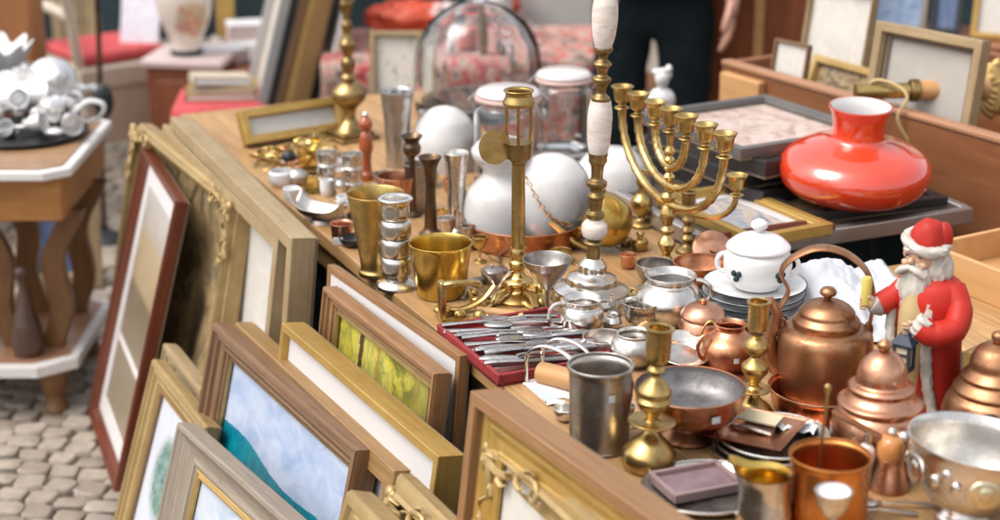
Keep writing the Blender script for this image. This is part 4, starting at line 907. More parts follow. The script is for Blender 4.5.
# right side arm (lantern) and left arm (holds a staff)
obj('sleeve', MB().tube(interp([pt(24, -2, 130), pt(36, -10, 112), pt(38, -26, 96), pt(24, -42, 92), pt(12, -46, 98)]), [12*m]*8+[13*m]*8+[14*m]*8+[13*m]*9, 16), REDP, FIG)
obj('fur_trim', furtube(interp([pt(18, -46, 108), pt(13, -48, 100), pt(10, -46, 92), pt(14, -40, 88)]), 9*m), FUR, FIG)
def hand(name, c, k, side, down=False):
    mb = MB().ell(c, (6*m, 5*m, 7*v), 14, 10)
    for i in range(4):
        b = c + pt(-5+side*0, -4+i*0, 4-i*3.2)
        mb.tube([b+pt(4, 0, 0), b+pt(-1, -3, 0), b+pt(-3, 0, -.4), b+pt(-1, 3, -.6)], [1.9*m, 1.9*m, 1.7*m, 1.3*m], 8)
    mb.tube([c+pt(3, -2, 4), c+pt(1, -5, 7), c+pt(-2, -5, 8)], [2.2*m, 2*m, 1.5*m], 8)
    return obj(name, mb, FLESH, FIG)
hand('hand', pt(3, -48, 96), 1, 1)
obj('sleeve', MB().tube(interp([pt(-22, -4, 128), pt(-34, -14, 112), pt(-44, -28, 104)]), [11*m]*8+[12*m]*9, 16), REDP, FIG)
obj('fur_trim', furtube([pt(-40, -24, 102), pt(-44, -29, 104), pt(-48, -33, 107)], 10*m), FUR, FIG)
hand('hand', pt(-50, -36, 108), 1, -1)
obj('candle', MB().lathe([(0, 0), (5*m, 0), (5.5*m, 26*v), (4*m, 28*v), (0, 27*v)], 16, Matrix.Translation(pt(-53, -39, 106))), paint('yellow_wax', (.62, .48, .10), .5, .15), FIG)
# head
hc = pt(-8, -8, 158); HS = 1.12
base_pt = pt
def pt(x, y, z): return base_pt(x*HS, y*HS, z*HS)
hc = base_pt(-8, -8, 156); m *= HS; v *= HS
mb = MB().ell(hc, (15*m, 16*m, 19*v), 28, 20)
mb.ell(hc+pt(-3, -16, 0), (2.8*m, 4.4*m, 3.4*v), 14, 10)
for s in (-1, 1):
    mb.ell(hc+pt(-2+s*7.5, -12.5, -3), (3.9*m, 2.8*m, 3.2*v), 12, 8); mb.ell(hc+pt(s*15, 0, 1), (2.4*m, 4*m, 5*v), 10, 8)
head = obj('head', mb, FLESH, FIG)
for s in (-1, 1): obj('eye', MB().ell(hc+pt(-2+s*5.4, -14.6, 4), (1.7*m, 1.2*m, 1.5*v), 10, 8), NAVY, FIG)
def hairy(c, r, n=24, mm_=16, k=.16, fr=3.5): return MB().ell(c, r, n*2, mm_*2, fn=lambda w_: 1+k*mnoise.fractal(Vector((w_.x*fr*1.6, w_.y*fr*1.6, w_.z*fr*.6)), 1, 2, 3))
mb = hairy(hc+pt(-1, -9, -25), (15*m, 10*m, 30*v)); mb2 = hairy(hc+pt(8, 4, -8), (17*m, 15*m, 20*v)); mb.add(mb2.v, mb2.f)
for s in (-1, 1): mb.tube(interp([hc+pt(-3, -17, -5), hc+pt(-3+s*6, -18, -7), hc+pt(-3+s*12, -14, -12)], 5), [3*m]*5+[3.4*m]*5+[2*m], 10)
obj('beard', mb, FUR, FIG)
for s in (-1, 1): obj('eyebrow', MB().tube([hc+pt(-2+s*3, -16, 8), hc+pt(-2+s*9, -13, 8)], 1.6*m, 8), FUR, FIG)
mb = MB().ell(hc+pt(2, 3, 13), (16.5*m, 16.5*m, 20*v), 28, 18, fn=lambda w_: 1+.10*mnoise.noise(w_*1.7)).ell(hc+pt(12, 8, 16), (9*m, 9*m, 14*v), 20, 14); obj('cap', mb, REDP, FIG)
ringp = [hc + pt(15.5*math.cos(a*math.pi/14)+1, 15*math.sin(a*math.pi/14)+1, 12+3*math.sin(a*math.pi/14)-3.5*math.cos(a*math.pi/14)) for a in range(28)]
mb = MB().tube(ringp, 5*m, 14, True); mb.v = [tuple(Vector(x)+Vector((mnoise.noise(Vector(x)*260), mnoise.noise(Vector(x)*270+Vector((5, 0, 0))), mnoise.noise(Vector(x)*250+Vector((0, 7, 0)))))*.0035) for x in mb.v]; obj('cap_trim', mb, FUR, FIG)
# lantern hanging from the hand
pt = base_pt; m /= HS; v /= HS
lc = pt(0, -55, 68)
L_ = obj('lantern', MB().box(lc+pt(0, 0, -12), (19*m, 15*m, 4*v)), NAVY, FIG, label='navy lantern with a pale window')
obj('lantern_roof', MB().box(lc+pt(0, 0, 12), (19*m, 15*m, 3*v)).add([lc+pt(-12, -9, 14), lc+pt(12, -9, 14), lc+pt(12, 9, 14), lc+pt(-12, 9, 14), lc+pt(-5, -4, 23), lc+pt(5, -4, 23), lc+pt(5, 4, 23), lc+pt(-5, 4, 23)], [(0, 1, 5, 4), (1, 2, 6, 5), (2, 3, 7, 6), (3, 0, 4, 7), (4, 5, 6, 7), (3, 2, 1, 0)]), NAVY, L_)
mb = MB()
for sx in (-1, 1):
    for sy in (-1, 1): mb.box(lc+pt(sx*8, sy*6, 0), (3*m, 3*m, 24*v))
mb.box(lc+pt(0, -6.5, 3), (17*m, 2*m, 2.4*v)); mb.tube(arc(lc+pt(0, 0, 24), 4*m, 0, 2*math.pi, 16)[:-1], 1*m, 6, True)
obj('lantern_post', mb, NAVY, L_); obj('lantern_pane', MB().box(lc, (14*m, 11*m, 22*v)), paint('cream_pane', (.68, .55, .36), .4, .1), L_); obj('lantern_flame', MB().box(lc+pt(0, -6.2, -4), (6*m, 1*m, 4*v)), REDP, L_)

# ================================================================== cutlery case
ca = TP(.075, .10); W, H = .26, .22
t = thing('cutlery_case', 'open flat red cutlery case with silver pieces at the left table edge', 'case', ca, HEAD)
obj('tray', MB().box((0, 0, .004), (W, H, .008)), CASE_RED, t, bev=.002)
mb = MB()
for s in (-1, 1): mb.box((0, s*(H/2-.004), .011), (W, .008, .022)); mb.box((s*(W/2-.004), 0, .011), (.008, H-.0165, .0215))
obj('rim', mb, CASE_RED, t, bev=.002)
mb = MB()
for k in range(3): mb.box((-.08+.08*k, 0, .012), (.018, H-.02, .008))
obj('holder_strip', mb, PLASTIC_W if False else paint('pinkish_plush', (.52, .30, .27), .9, .2, 60, .3), t)
STEEL = metal('cutlery_steel', (.72, .70, .68), (.24, .22, .21), (.1, .25), 30)
def knife():
    o = thing('table_knife', 'silver table knife lying across the red cutlery case', 'knife', group='cutlery in the red case')
    obj('blade', MB().prism([(0, -.008), (.10, -.008), (.112, 0), (.108, .007), (0, .006)], -.001, .001), STEEL, o)
    obj('handle', MB().tube([(0, 0, 0), (-.03, 0, .001), (-.07, 0, .001), (-.082, 0, 0)], [.006, .0095, .0105, .008], 10, flat=.7), STEEL, o); return o
def spoon():
    o = thing('table_spoon', 'silver table spoon lying in the red cutlery case', 'spoon', group='cutlery in the red case')
    obj('spoon_bowl', MB().ell((.065, 0, 0), (.032, .019, .006)), STEEL, o)
    obj('handle', MB().tube([(.04, 0, .002), (0, 0, .005), (-.05, 0, .002), (-.09, 0, 0)], [.0035, .004, .0065, .010], 8, flat=.45), STEEL, o); return o
def fork():
    o = thing('table_fork', 'silver table fork lying in the red cutlery case', 'fork', group='cutlery in the red case')
    mb = MB().prism([(.03, -.004), (.05, -.012), (.05, .012), (.03, .004)], -.001, .002)
    for k in range(4): mb.tube([(.05, -.0095+.0063*k, .001), (.09, -.0095+.0063*k, .004)], [.0026, .0012], 6)
    obj('tines', mb, STEEL, o); obj('handle', MB().tube([(.032, 0, .001), (0, 0, .004), (-.05, 0, .002), (-.09, 0, 0)], [.0035, .004, .0065, .010], 8, flat=.45), STEEL, o); return o
proto = dict(k=knife(), s=spoon(), f=fork()); used = {}
rr = random.Random(4); i = 0
for kk, n_ in (('k', 9), ('s', 6), ('f', 4)):
    for j in range(n_):
        src = proto[kk]
        if j == 0: o = src
        else:
            o = src.copy(); COL.objects.link(o)
            for ch in src.children:
                c_ = ch.copy(); COL.objects.link(c_); c_.parent = o
        row = i/18
        o.scale = (.84, .78, .84); o.location = ca + C*(.035*(-1)**i) + D*(-.105+.21*row) + C*(rr.uniform(-.012, .012)) + Vector((0, 0, .019+.003*(i % 3)))
        o.rotation_euler = (rr.uniform(-.1, .1), 0, HEAD+R(90)+R(rr.uniform(-9, 9)-14)+(math.pi if i % 2 else 0)); i += 1
# clear wrap over the cutlery
g = G('clear_wrap'); g.set(Base_Color=(.95, .95, .95), Transmission_Weight=.96, Roughness=.12, IOR=1.15); g.bump(g.noise(g.vec(), 60, 4), .6, .004)
def wrap(u, v):
    p = ca + D*((u-.5)*.2) + C*((v-.5)*.17); return (p.x, p.y, TZ+.029+.006*mnoise.noise(Vector((u*7, v*7, 0))))
# chrome letter rack
t = thing('toast_rack', 'chrome two-hoop rack with a wooden roll at the front edge of the table', 'rack', P(562, 388, TZ), R(-40)); m = depth(t.location)/FPX
for s in (0, 1):
    obj('hoop', MB().tube([Vector((-33, s*26-16, 0))*m] + [Vector((-33*math.cos(a*math.pi/14), s*26-16, 26+22*math.sin(a*math.pi/14)))*m for a in range(15)] + [Vector((33, s*26-16, 0))*m], 2*m, 8), CHROME, t)
obj('base_plate', MB().box(Vector((0, -3, 1.5))*m, (70*m, 34*m, 3*m)), PLASTIC_W, t, bev=.002)
obj('wooden_roll', MB().tube([Vector((-24, -4, 12))*m, Vector((26, -2, 14))*m], 11*m, 20), COPPER_B if False else CHESTL, t)
t = single('card', MB().box((0, 0, .001), (.07, .045, .002)), paint('pale_blue_card', (.50, .56, .62), .6, .1), 'pale blue card at the front table edge beside the pewter mug', 'card', P(548, 392, TZ), HEAD)
# brass fittings heap
t = thing('door_handle', 'angled brass door handle on edge left of the cutlery case', 'door handle', P(447, 322, TZ), R(20)); m = depth(t.location)/FPX
obj('plate', MB().box(Vector((-5, 0, 22))*m, (6*m, 12*m, 44*m)), BRASS_L, t, bev=.002); obj('lever', MB().tube(interp([Vector((-5, 0, 40))*m, Vector((4, -6, 42))*m, Vector((24, -4, 40))*m, Vector((36, 2, 36))*m], 5), [5*m]*6+[4.5*m]*5+[4*m]*4+[3.2*m], 10, flat=.7), BRASS_L, t)
t = thing('door_handle', 'curved brass lever handle lying on the heap of brass fittings', 'door handle', P(468, 312, TZ), R(25)); m = depth(t.location)/FPX
obj('lever', MB().tube(interp([Vector((-28, 0, 8))*m, Vector((-8, 0, 4))*m, Vector((14, 0, 10))*m, Vector((30, 4, 22))*m], 6), 4.4*m, 10, flat=.6), BRASS_L, t); obj('rose', MB().ell(Vector((-28, 0, 7))*m, (9*m, 9*m, 5*m)), BRASS, t)
t = thing('door_handle', 'flat brass escutcheon plate at the front of the brass fittings', 'door handle', P(468, 326, TZ), R(8)); m = depth(t.location)/FPX
obj('plate', MB().box(Vector((0, 0, 3))*m, (44*m, 18*m, 5*m)), BRASS_L, t, bev=.002); obj('knob', MB().ell(Vector((12, 0, 10))*m, 7*m), BRASS, t)
t = thing('carving_knife', 'carving knife with a horn handle lying below the lamp stand', 'knife', P(510, 322, TZ), R(-16)); m = depth(t.location)/FPX
obj('handle', MB().tube([Vector((-34, 0, 7))*m, Vector((-16, 1, 8))*m, Vector((4, 0, 7))*m, Vector((8, 0, 7))*m], [6*m, 5*m, 6*m, 4*m], 12), COPPER_B if False else CHESTL, t); obj('ferrule', MB().tube([Vector((7, 0, 7))*m, Vector((14, 0, 7))*m], 5*m, 12), BRASS, t)
obj('blade', MB().prism([(14*m, -5*m), (52*m, -6*m), (64*m, -1*m), (52*m, 5*m), (14*m, 5*m)], 6*m, 8*m), STEEL, t)
t = thing('tongs', 'small silver sugar tongs open like wings beside the lamp stand', 'tongs', P(497, 300, TZ), R(0)); m = depth(t.location)/FPX
for s in (-1, 1): obj('arm', MB().tube(interp([Vector((0, 0, 2))*m, Vector((s*2, 0, 14))*m, Vector((s*8, 0, 24))*m, Vector((s*14, -2, 32))*m], 5), [2.5*m]*8+[3.6*m]*8, 8, flat=.5), SILVER, t)
obj('base', MB().ell(Vector((0, 0, 2.5))*m, (8*m, 6*m, 3*m)), SILVER, t)
rr = random.Random(9)
for k, (px, py) in enumerate(((483, 306), (478, 298), (492, 318), (455, 316), (534, 306))):
    t = thing('brass_fitting', 'small curled brass furniture fitting lying around the lamp stand foot', 'fitting', P(px, py, TZ), rr.uniform(0, 6), 'loose brass fittings'); m = depth(t.location)/FPX
    obj('bow', MB().tube([Vector((10*math.cos(a*.33), 8*math.sin(a*.33), 3+2*math.sin(a*.8)))*m for a in range(15)], 2.8*m, 8), BRASS_L, t); obj('boss', MB().ell(Vector((8, 0, 4))*m, (6*m, 5*m, 5*m)), BRASS, t)
# ---- trays at the front
def oval(label, px, py, rx, ry, mat, rz=0, dz=0, name='oval_tray', lip=.012, grp=None):
    t = thing(name, label, 'tray', P(px, py, TZ)+Vector((0, 0, dz)), rz, grp); m = depth(t.location)/FPX
    t['_m'] = m
    prof = [(0, .002), (.80, .002), (.86, .004), (.95, lip), (1, lip+.0005), (1, lip-.0015), (.94, lip-.003), (.84, 0), (0, 0)]
    obj('dish', MB().lathe([(r, h) for r, h in prof], 48, fn=lambda p, a: (p[0]*rx*m, p[1]*ry*m, p[2])), mat, t)
    obj('beaded_rim', MB().tube([(rx*m*math.cos(a*math.pi/32), ry*m*math.sin(a*math.pi/32), lip) for a in range(64)], .0022, 6, True), mat, t); return t
oval('oval silver tray under the purple-grey box at the front edge', 706, 494, 66, 60, SILVER, R(20))
t = thing('box', 'open purple-grey velvet jewellery box tray on the oval silver tray', 'box', P(696, 488, TZ)+Vector((0, 0, .004)), R(22)); m = depth(t.location)/FPX
VELV = paint('purple_velvet', (.26, .17, .19), .9, .4, 40, .5); PURP = paint('purple_brown_board', (.34, .23, .22), .6, .3)
obj('floor_panel', MB().box((0, 0, .004), (74*m, 52*m, .004)), VELV, t)
for s in (-1, 1): obj('side', MB().box((0, s*27*m, .007), (78*m, 5*m, .014)), PURP, t, bev=.001); obj('side', MB().box((s*37*m, 0, .0069), (5*m, 48.5*m, .0136)), PURP, t, bev=.001)
for k in range(3): oval(['lowest silver tray of three under the square copper ashtray', 'middle silver tray of three under the square copper ashtray', 'top silver tray of three under the square copper ashtray'][k], 770+2*k, 455-2*k, 58-k, 56, [SILVER, SILVER_D, SILVER][k], R(15+20*k), .007*k)
t = thing('ashtray', 'square pinkish copper ashtray with sloping sides on the silver trays', 'ashtray', P(752, 448, TZ)+Vector((0, 0, .018)), R(-28)); m = depth(t.location)/FPX
def sq(s_, z): return [(-s_*m, -s_*m, z), (s_*m, -s_*m, z), (s_*m, s_*m, z), (-s_*m, s_*m, z)]
mb = MB(); L4 = [sq(24, 0), sq(42, .018), sq(43.5, .018), sq(40, .016), sq(22, .004)]
for a, b in zip(L4, L4[1:]): mb.add(a+b, [(k, (k+1) % 4, 4+(k+1) % 4, 4+k) for k in range(4)])
mb.add(L4[0], [(3, 2, 1, 0)]); mb.add(L4[-1], [(0, 1, 2, 3)]); obj('dish', mb, COPPER_P, t)
single('paper_napkin', MB().grid(24, 24, lambda u, v: ((u-.5)*.06, (v-.5)*.05, .002+.010*abs(mnoise.fractal(Vector((u*4, v*4, 0)), 1, 2, 3)))), WPAPER, 'crumpled white paper napkin lying beside the square copper ashtray', 'paper', P(796, 440, TZ)+Vector((0, 0, .022)), R(-20))
single('card', MB().box((0, 0, .0015), (.06, .035, .003)), paint('yellowed_card', (.66, .55, .36), .7, .1), 'yellowed card lying across the square copper ashtray', 'card', P(760, 440, TZ)+Vector((0, 0, .036)), R(-30), tilt=(R(4), 0))
t = thing('cake_slice', 'tarnished silver serving knife tucked between the copper bowl and trays', 'server', P(730, 440, TZ)+Vector((0, 0, .024)), R(150)); m = depth(t.location)/FPX
obj('blade', MB().prism([(0, -7*m), (36*m, -10*m), (46*m, 0), (36*m, 7*m), (0, 4*m)], 0, 1.5*m), SILVER_D, t); obj('handle', MB().tube([Vector((0, 0, 1))*m, Vector((-20, 0, 3))*m, Vector((-44, 0, 1))*m], [3*m, 4*m, 5*m], 8, flat=.6), SILVER_D, t)
t = turned('tray', 'dark red-brown lacquer tray below the copper creamer', 'tray', 700, 378, [('dish', paint('lacquer', (.22, .06, .03), .25, .3, coat=.4), [(44, 0), (44, 0), (47, 3), (49, 7)], 1.5)], n=44)
# ---- jumble at the far left end of the table
def small(name, label, cat, px, py, prof, mat, th=1.0, **k): return turned(name, label, cat, px, py, [('body', mat, prof, th)], n=24, **k)
small('cup', 'small copper coloured cup with a white inside at the left table edge', 'cup', 342, 240, [(9, 0), (9, 0), (10, 3), (11, 15), (12, 17)], COPPER_P)
single('napkin', MB().box((0, 0, .0), (.02, .004, .014)), STICK, 'white paper label leaning on the small copper cup', 'label', P(338, 246, TZ)+Vector((0, 0, .010)))
small('ashtray', 'black ashtray bowl left of the tall brass beaker', 'ashtray', 353, 246, [(8, 0), (8, 0), (12, 4), (14, 9)], IRON)
t = thing('bread_basket', 'boat shaped pewter basket at the left end of the table', 'basket', P(322, 222, TZ), R(-28)); m = depth(t.location)/FPX
def boat(u, v):
    x = (u-.5)*2; y = (v-.5)*2
    return (x*32*m, y*17*m*(1-.35*x*x), (3+22*max(0, abs(y))**2*.55+14*x*x*x*x)*m)
obj('body', MB().grid(28, 20, boat), PEWTER, t, solid=.0015); obj('foot', MB().lathe([(0, 0), (12*m, 0), (10*m, 3.4*m), (0, 3.4*m)], 24), PEWTER, t)
small('bowl', 'little white china bowl nearest the tall sand frames', 'bowl', 282, 186, [(8, 0), (8, 0), (12, 5), (13, 13), (12, 15)], WHITE)
small('cup', 'white china egg cup beside the boat shaped basket', 'cup', 292, 202, [(6, 0), (6, 0), (8, 8), (9, 14)], WHITE)
small('cup', 'white china thimble cup right of the grey pebble bowl', 'cup', 327, 196, [(5, 0), (5, 0), (7, 6), (7, 16)], WHITE)
small('cup', 'white china cup with a tilted rim by the foot of the silver beaker', 'cup', 346, 216, [(6, 0), (6, 0), (9, 8), (9, 20)], WHITE)
t = thing('paperweight', 'round grey stone paperweight between the china bowls', 'paperweight', P(297, 186, TZ)); m = depth(t.location)/FPX
obj('stone', MB().ell((0, 0, 9*m), (12*m, 10*m, 9*m), fn=lambda w_: 1+.06*mnoise.noise(w_*2)), PEWTER, t)
t = thing('inkwell', 'round black inkwell beside the yellow glass', 'inkwell', P(289, 164, TZ)); m = depth(t.location)/FPX
obj('body', MB().ell((0, 0, 7*m), 7.5*m), IRON, t); obj('cap', MB().lathe([(0, 13*m), (3*m, 13*m), (3*m, 17*m), (0, 17*m)], 14), BRASS, t)
small('tumbler', 'yellow glass tumbler at the back of the jumble of small glasses', 'glass', 311, 172, [(11, 0), (11, 0), (12, 4), (13, 22)], GLASS_Y)
small('tumbler', 'clear liqueur glass right of the yellow tumbler', 'glass', 324, 176, [(7, 0), (7, 0), (3, 4), (3, 8), (8, 14), (9, 26)], GLASS)
small('tumbler', 'pale yellow salt glass in front of the yellow tumbler', 'glass', 312, 192, [(9, 0), (9, 0), (10, 3), (11, 12)], GLASS_Y)
small('vase', 'little silver bud vase between the two ribbed beakers', 'vase', 341, 200, [(7, 0), (7, 0), (4, 4), (6, 14), (4, 22), (6, 30)], SILVER)
small('bowl', 'small brass bowl at the foot of the brass lamp base', 'bowl', 320, 156, [(10, 0), (10, 0), (16, 4), (18, 9)], BRASS)
small('egg_cup', 'small silver cup in front of the red-brown pepper mill', 'cup', 374, 206, [(6, 0), (6, 0), (4, 5), (8, 12), (8, 20)], SILVER)
small('beaker', 'dented silver shot beaker by the tall tapered brass vase', 'beaker', 358, 220, [(7, 0), (7, 0), (7, 10), (8, 18)], SILVER)
rr = random.Random(12)
for k in range(9):
    c0 = P(252+rr.uniform(0, 50), 156+rr.uniform(-6, 14), TZ); q = TP(0, 0) 
    if (c0-E0).dot(C) < .05: c0 += C*(.05-(c0-E0).dot(C))
    t = thing('bracelet', 'gold coloured bangle in the jewellery heap at the far left corner', 'bangle', c0+Vector((0, 0, .006+.002*k)), rr.uniform(0, 6), 'bangles in the jewellery heap', (rr.uniform(-.5, .5), rr.uniform(-.5, .5)))
    m = depth(c0)/FPX; r_ = rr.uniform(8, 14)
    obj('ring', MB().tube([Vector((r_*math.cos(a*math.pi/10), r_*.9*math.sin(a*math.pi/10), 0))*m for a in range(20)], rr.uniform(1.1, 2.2)*m, 8, True), [BRASS_L, COPPER, BRASS][k % 3], t)
    obj('bead', MB().ell(Vector((r_, 0, 0))*m, 3*m, 10, 8), [BRASS, WHITE, GLASS_Y][k % 3], t)
for k in range(6):
    c0 = P(300+rr.uniform(0, 34), 148+rr.uniform(-5, 8), TZ); t = thing('brooch', 'yellow glass brooch in the heap below the low gilt frame', 'brooch', c0, rr.uniform(0, 6), 'brooches below the gilt frame'); m = depth(c0)/FPX
    obj('setting', MB().ell((0, 0, 4*m), (9*m, 7*m, 4*m), 14, 8, fn=lambda w_: 1+.15*math.sin(6*math.atan2(w_.y, w_.x))), BRASS_L, t); obj('stone', MB().ell((0, 0, 7*m), (5*m, 4*m, 3*m), 12, 8), GLASS_Y, t)

# ================================================================== small things filling the gaps between the big ones
B_ = dict(bowl=[(.5, 0), (.5, 0), (.85, .3), (1, .8), (1, .95)], cup=[(.6, 0), (.6, 0), (.8, .3), (.85, 1.0), (.95, 1.5)], bell=[(1, 0), (1, 0), (.9, .2), (.7, .6), (.6, 1.2), (.3, 1.5), (.12, 1.6), (.12, 2.2), (.2, 2.3), (0, 2.5)],
    pot=[(.6, 0), (.6, 0), (.95, .4), (1, .9), (.7, 1.3), (.55, 1.4), (.65, 1.6)], dish=[(.6, 0), (.6, 0), (.9, .12), (1, .28)], weight=[(.8, 0), (.8, 0), (1, .2), (1, 1.2), (.5, 1.5), (.3, 1.7), (.55, 2.0), (.4, 2.3), (0, 2.4)],
    vial=[(.7, 0), (.7, 0), (.9, .3), (.9, 1.8), (.4, 2.3), (.4, 2.8), (.55, 2.9)], goblet=[(.8, 0), (.8, 0), (.7, .15), (.15, .4), (.15, 1.3), (.6, 1.7), (.85, 2.3), (.9, 2.8)], box=[(1, 0), (1, 0), (1, .1), (1, .8), (.95, .85), (1.03, .88), (1.03, 1.1), (.6, 1.3), (.1, 1.4), (.15, 1.55), (0, 1.65)])
FILL = [('bowl', 'small_bowl', 'little brass bowl in front of the white opal globe', 'bowl', 560, 262, 12, BRASS), ('dish', 'saucer', 'small silver saucer between the opal globe and the onyx candlestick', 'saucer', 556, 286, 15, SILVER_D),
    ('bell', 'hand_bell', 'small brass hand bell left of the stepped candlestick base', 'bell', 540, 296, 8, BRASS_L), ('cup', 'small_cup', 'little copper cup right of the stepped candlestick base', 'cup', 628, 268, 9, COPPER_P),
    ('weight', 'scale_weight', 'brass scale weight beside the gold bell', 'weight', 640, 250, 8, BRASS), ('weight', 'scale_weight', 'smaller brass scale weight in front of the gold bell', 'weight', 626, 246, 6, BRASS_D),
    ('dish', 'ashtray', 'round brass ashtray left of the silver jug', 'ashtray', 624, 296, 15, BRASS), ('pot', 'small_pot', 'tiny silver pot between the fluted creamer and the engraved cup', 'pot', 612, 330, 10, SILVER),
    ('cup', 'small_cup', 'small pewter cup beside the foot of the menorah', 'cup', 690, 272, 9, PEWTER), ('vial', 'small_bottle', 'small clear glass bottle behind the fluted creamer', 'bottle', 612, 312, 6, GLASS),
    ('goblet', 'small_goblet', 'small brass goblet right of the brass pot', 'goblet', 480, 262, 9, BRASS), ('box', 'trinket_box', 'round silver trinket box right of the brass pot', 'trinket box', 492, 282, 11, SILVER_D),
    ('cup', 'small_cup', 'small gilt cup between the trumpet vase and the slender goblet', 'cup', 444, 222, 8, BRASS_L), ('bell', 'hand_bell', 'small silver hand bell in front of the slender goblet', 'bell', 470, 238, 7, SILVER),
    ('pot', 'small_pot', 'round copper pot behind the tapered brass vase', 'pot', 372, 214, 12, COPPER), ('goblet', 'small_goblet', 'silver goblet left of the tapered brass vase', 'goblet', 346, 226, 8, SILVER),
    ('cup', 'small_cup', 'white china cup behind the ribbed silver beakers', 'cup', 340, 174, 9, WHITE), ('bowl', 'small_bowl', 'silver bowl right of the red-brown pepper mill', 'bowl', 386, 186, 13, SILVER_D),
    ('weight', 'scale_weight', 'tall brass weight in front of the hammered tumbler', 'weight', 404, 186, 7, BRASS), ('vial', 'small_bottle', 'yellow glass bottle left of the lamp base foot', 'bottle', 316, 148, 7, GLASS_Y),
    ('pot', 'small_pot', 'brass pot behind the low gilt frame', 'pot', 330, 124, 13, BRASS_D), ('bowl', 'small_bowl', 'pewter bowl at the foot of the white hemisphere', 'bowl', 425, 186, 14, PEWTER),
    ('cup', 'small_cup', 'pink copper cup at the foot of the white hemisphere', 'cup', 452, 192, 9, COPPER_P), ('box', 'trinket_box', 'round brass trinket box behind the slender goblet', 'trinket box', 476, 200, 12, BRASS),
    ('dish', 'saucer', 'little white saucer in front of the plate stack', 'saucer', 706, 318, 14, WHITE), ('pot', 'small_pot', 'small dark bronze pot behind the copper creamer', 'pot', 780, 334, 10, BRONZE),
    ('dish', 'lid', 'flat round pewter lid left of the brass candlestick and kettle', 'lid', 776, 362, 20, PEWTER), ('cup', 'small_cup', 'silver shot cup between the pewter mug and the squat candlestick', 'cup', 626, 420, 10, SILVER),
    ('dish', 'saucer', 'dull silver saucer under the front edge of the copper bowl', 'saucer', 664, 424, 20, SILVER_D), ('bowl', 'small_bowl', 'small silver salt bowl in front of the toast rack', 'bowl', 566, 420, 13, SILVER),
    ('goblet', 'small_goblet', 'small silver goblet between the bell lidded pot and the pepper mill', 'goblet', 912, 480, 9, SILVER_D), ('cup', 'small_cup', 'brass thimble cup right of the kettle pan', 'cup', 838, 436, 10, BRASS),
    ('weight', 'scale_weight', 'brass weight in front of the bell lidded pot', 'weight', 846, 470, 8, BRASS_D), ('dish', 'lid', 'copper lid lying in front of the kettle pan', 'lid', 806, 428, 24, COPPER),
    ('bowl', 'small_bowl', 'silver bowl behind the white sugar bowl near the gilt seaside frame', 'bowl', 724, 280, 12, SILVER), ('pot', 'small_pot', 'white china pot at the edge of the crumpled cloth by the figurine', 'pot', 868, 318, 13, WHITE)]
for kd, nm, lab, ct, px, py, r, mt in FILL:
    solid_ = kd in ('bell', 'weight', 'box')
    turned(nm, lab, ct, px, py, [('body', mt, [(a*r, h*r) for a, h in B_[kd]], 0 if solid_ else 1.1)], n=28)
rr = random.Random(21)
for k, (px, py) in enumerate(((600, 322), (520, 336), (640, 288), (585, 284), (470, 290), (500, 262), (735, 404), (905, 505), (880, 512))):
    t = thing('teaspoon', 'small tarnished silver teaspoon lying loose between the pieces', 'spoon', P(px, py, TZ+.004), rr.uniform(0, 6), 'loose teaspoons'); 
    obj('handle', MB().tube([(-.05, 0, .001), (0, 0, .005), (.035, 0, .002)], [.0045, .0025, .002], 8, flat=.5), SILVER_D, t); obj('spoon_bowl', MB().ell((.05, 0, .003), (.019, .012, .004), 14, 8), SILVER_D, t)
for k, (px, py) in enumerate(((470, 352), (556, 404), (836, 424), (640, 318), (606, 428))):
    single('price_label', MB().grid(4, 3, lambda u, v: ((u-.5)*.03, (v-.5)*.018, .002+.003*math.sin(u*3))), STICK, 'loose white price label lying on the boards', 'label', P(px, py, TZ), rr.uniform(0, 6), 'loose price labels')
# ================================================================== side table with scrolled legs at the left
sx0 = Vector((-1.50, 4.44, 0))
t = thing('side_table', 'antique two-tier oak side table with white edged octagonal tops at the far left', 'side table', sx0)
def octo(w, d, c): return [(-w+c, -d), (w-c, -d), (w, -d+c*.8), (w, d-c*.8), (w-c, d), (-w+c, d), (-w, d-c*.8), (-w, -d+c*.8)]
WEDGE = paint('white_marble_edge', (.74, .71, .68), .35, .15, 20)
TOPW = wood('tan_table_veneer', (.30, .16, .075), (.44, .26, .14), .4, (5, 40, 40), coat=.15)
tp = obj('tabletop', MB().prism(octo(.43, .29, .06), .655, .678), WEDGE, t, bev=.004); obj('veneer', MB().prism(octo(.405, .265, .05), .6785, .682), TOPW, tp)
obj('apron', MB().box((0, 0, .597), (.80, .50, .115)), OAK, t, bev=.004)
sh_ = obj('shelf', MB().prism(octo(.40, .28, .09), .125, .158), WEDGE, t, bev=.004); obj('veneer', MB().prism(octo(.375, .255, .08), .1585, .162), wood('reddish_shelf_veneer', (.34, .16, .09), (.46, .26, .16), .3, (5, 40, 40), coat=.4), sh_)
def lyre(s, y):
    mb = MB(); pts = []
    for k in range(25):
        f = k/24; z = .16+.38*f
        x = s*(.028+.085*f+.016*math.sin(f*8.5-.8)+(.03*(1-f)**3))
        pts.append((x, z))
    for (xa, za), (xb, zb) in zip(pts, pts[1:]):
        w_ = .030
        mb.add([(xa-w_, y-.02, za), (xa+w_, y-.02, za), (xb+w_, y-.02, zb), (xb-w_, y-.02, zb), (xa-w_, y+.02, za), (xa+w_, y+.02, za), (xb+w_, y+.02, zb), (xb-w_, y+.02, zb)],
               [(0, 1, 2, 3), (5, 4, 7, 6), (4, 0, 3, 7), (1, 5, 6, 2)])
    return mb
for cx in (.16, -.16):
    pass
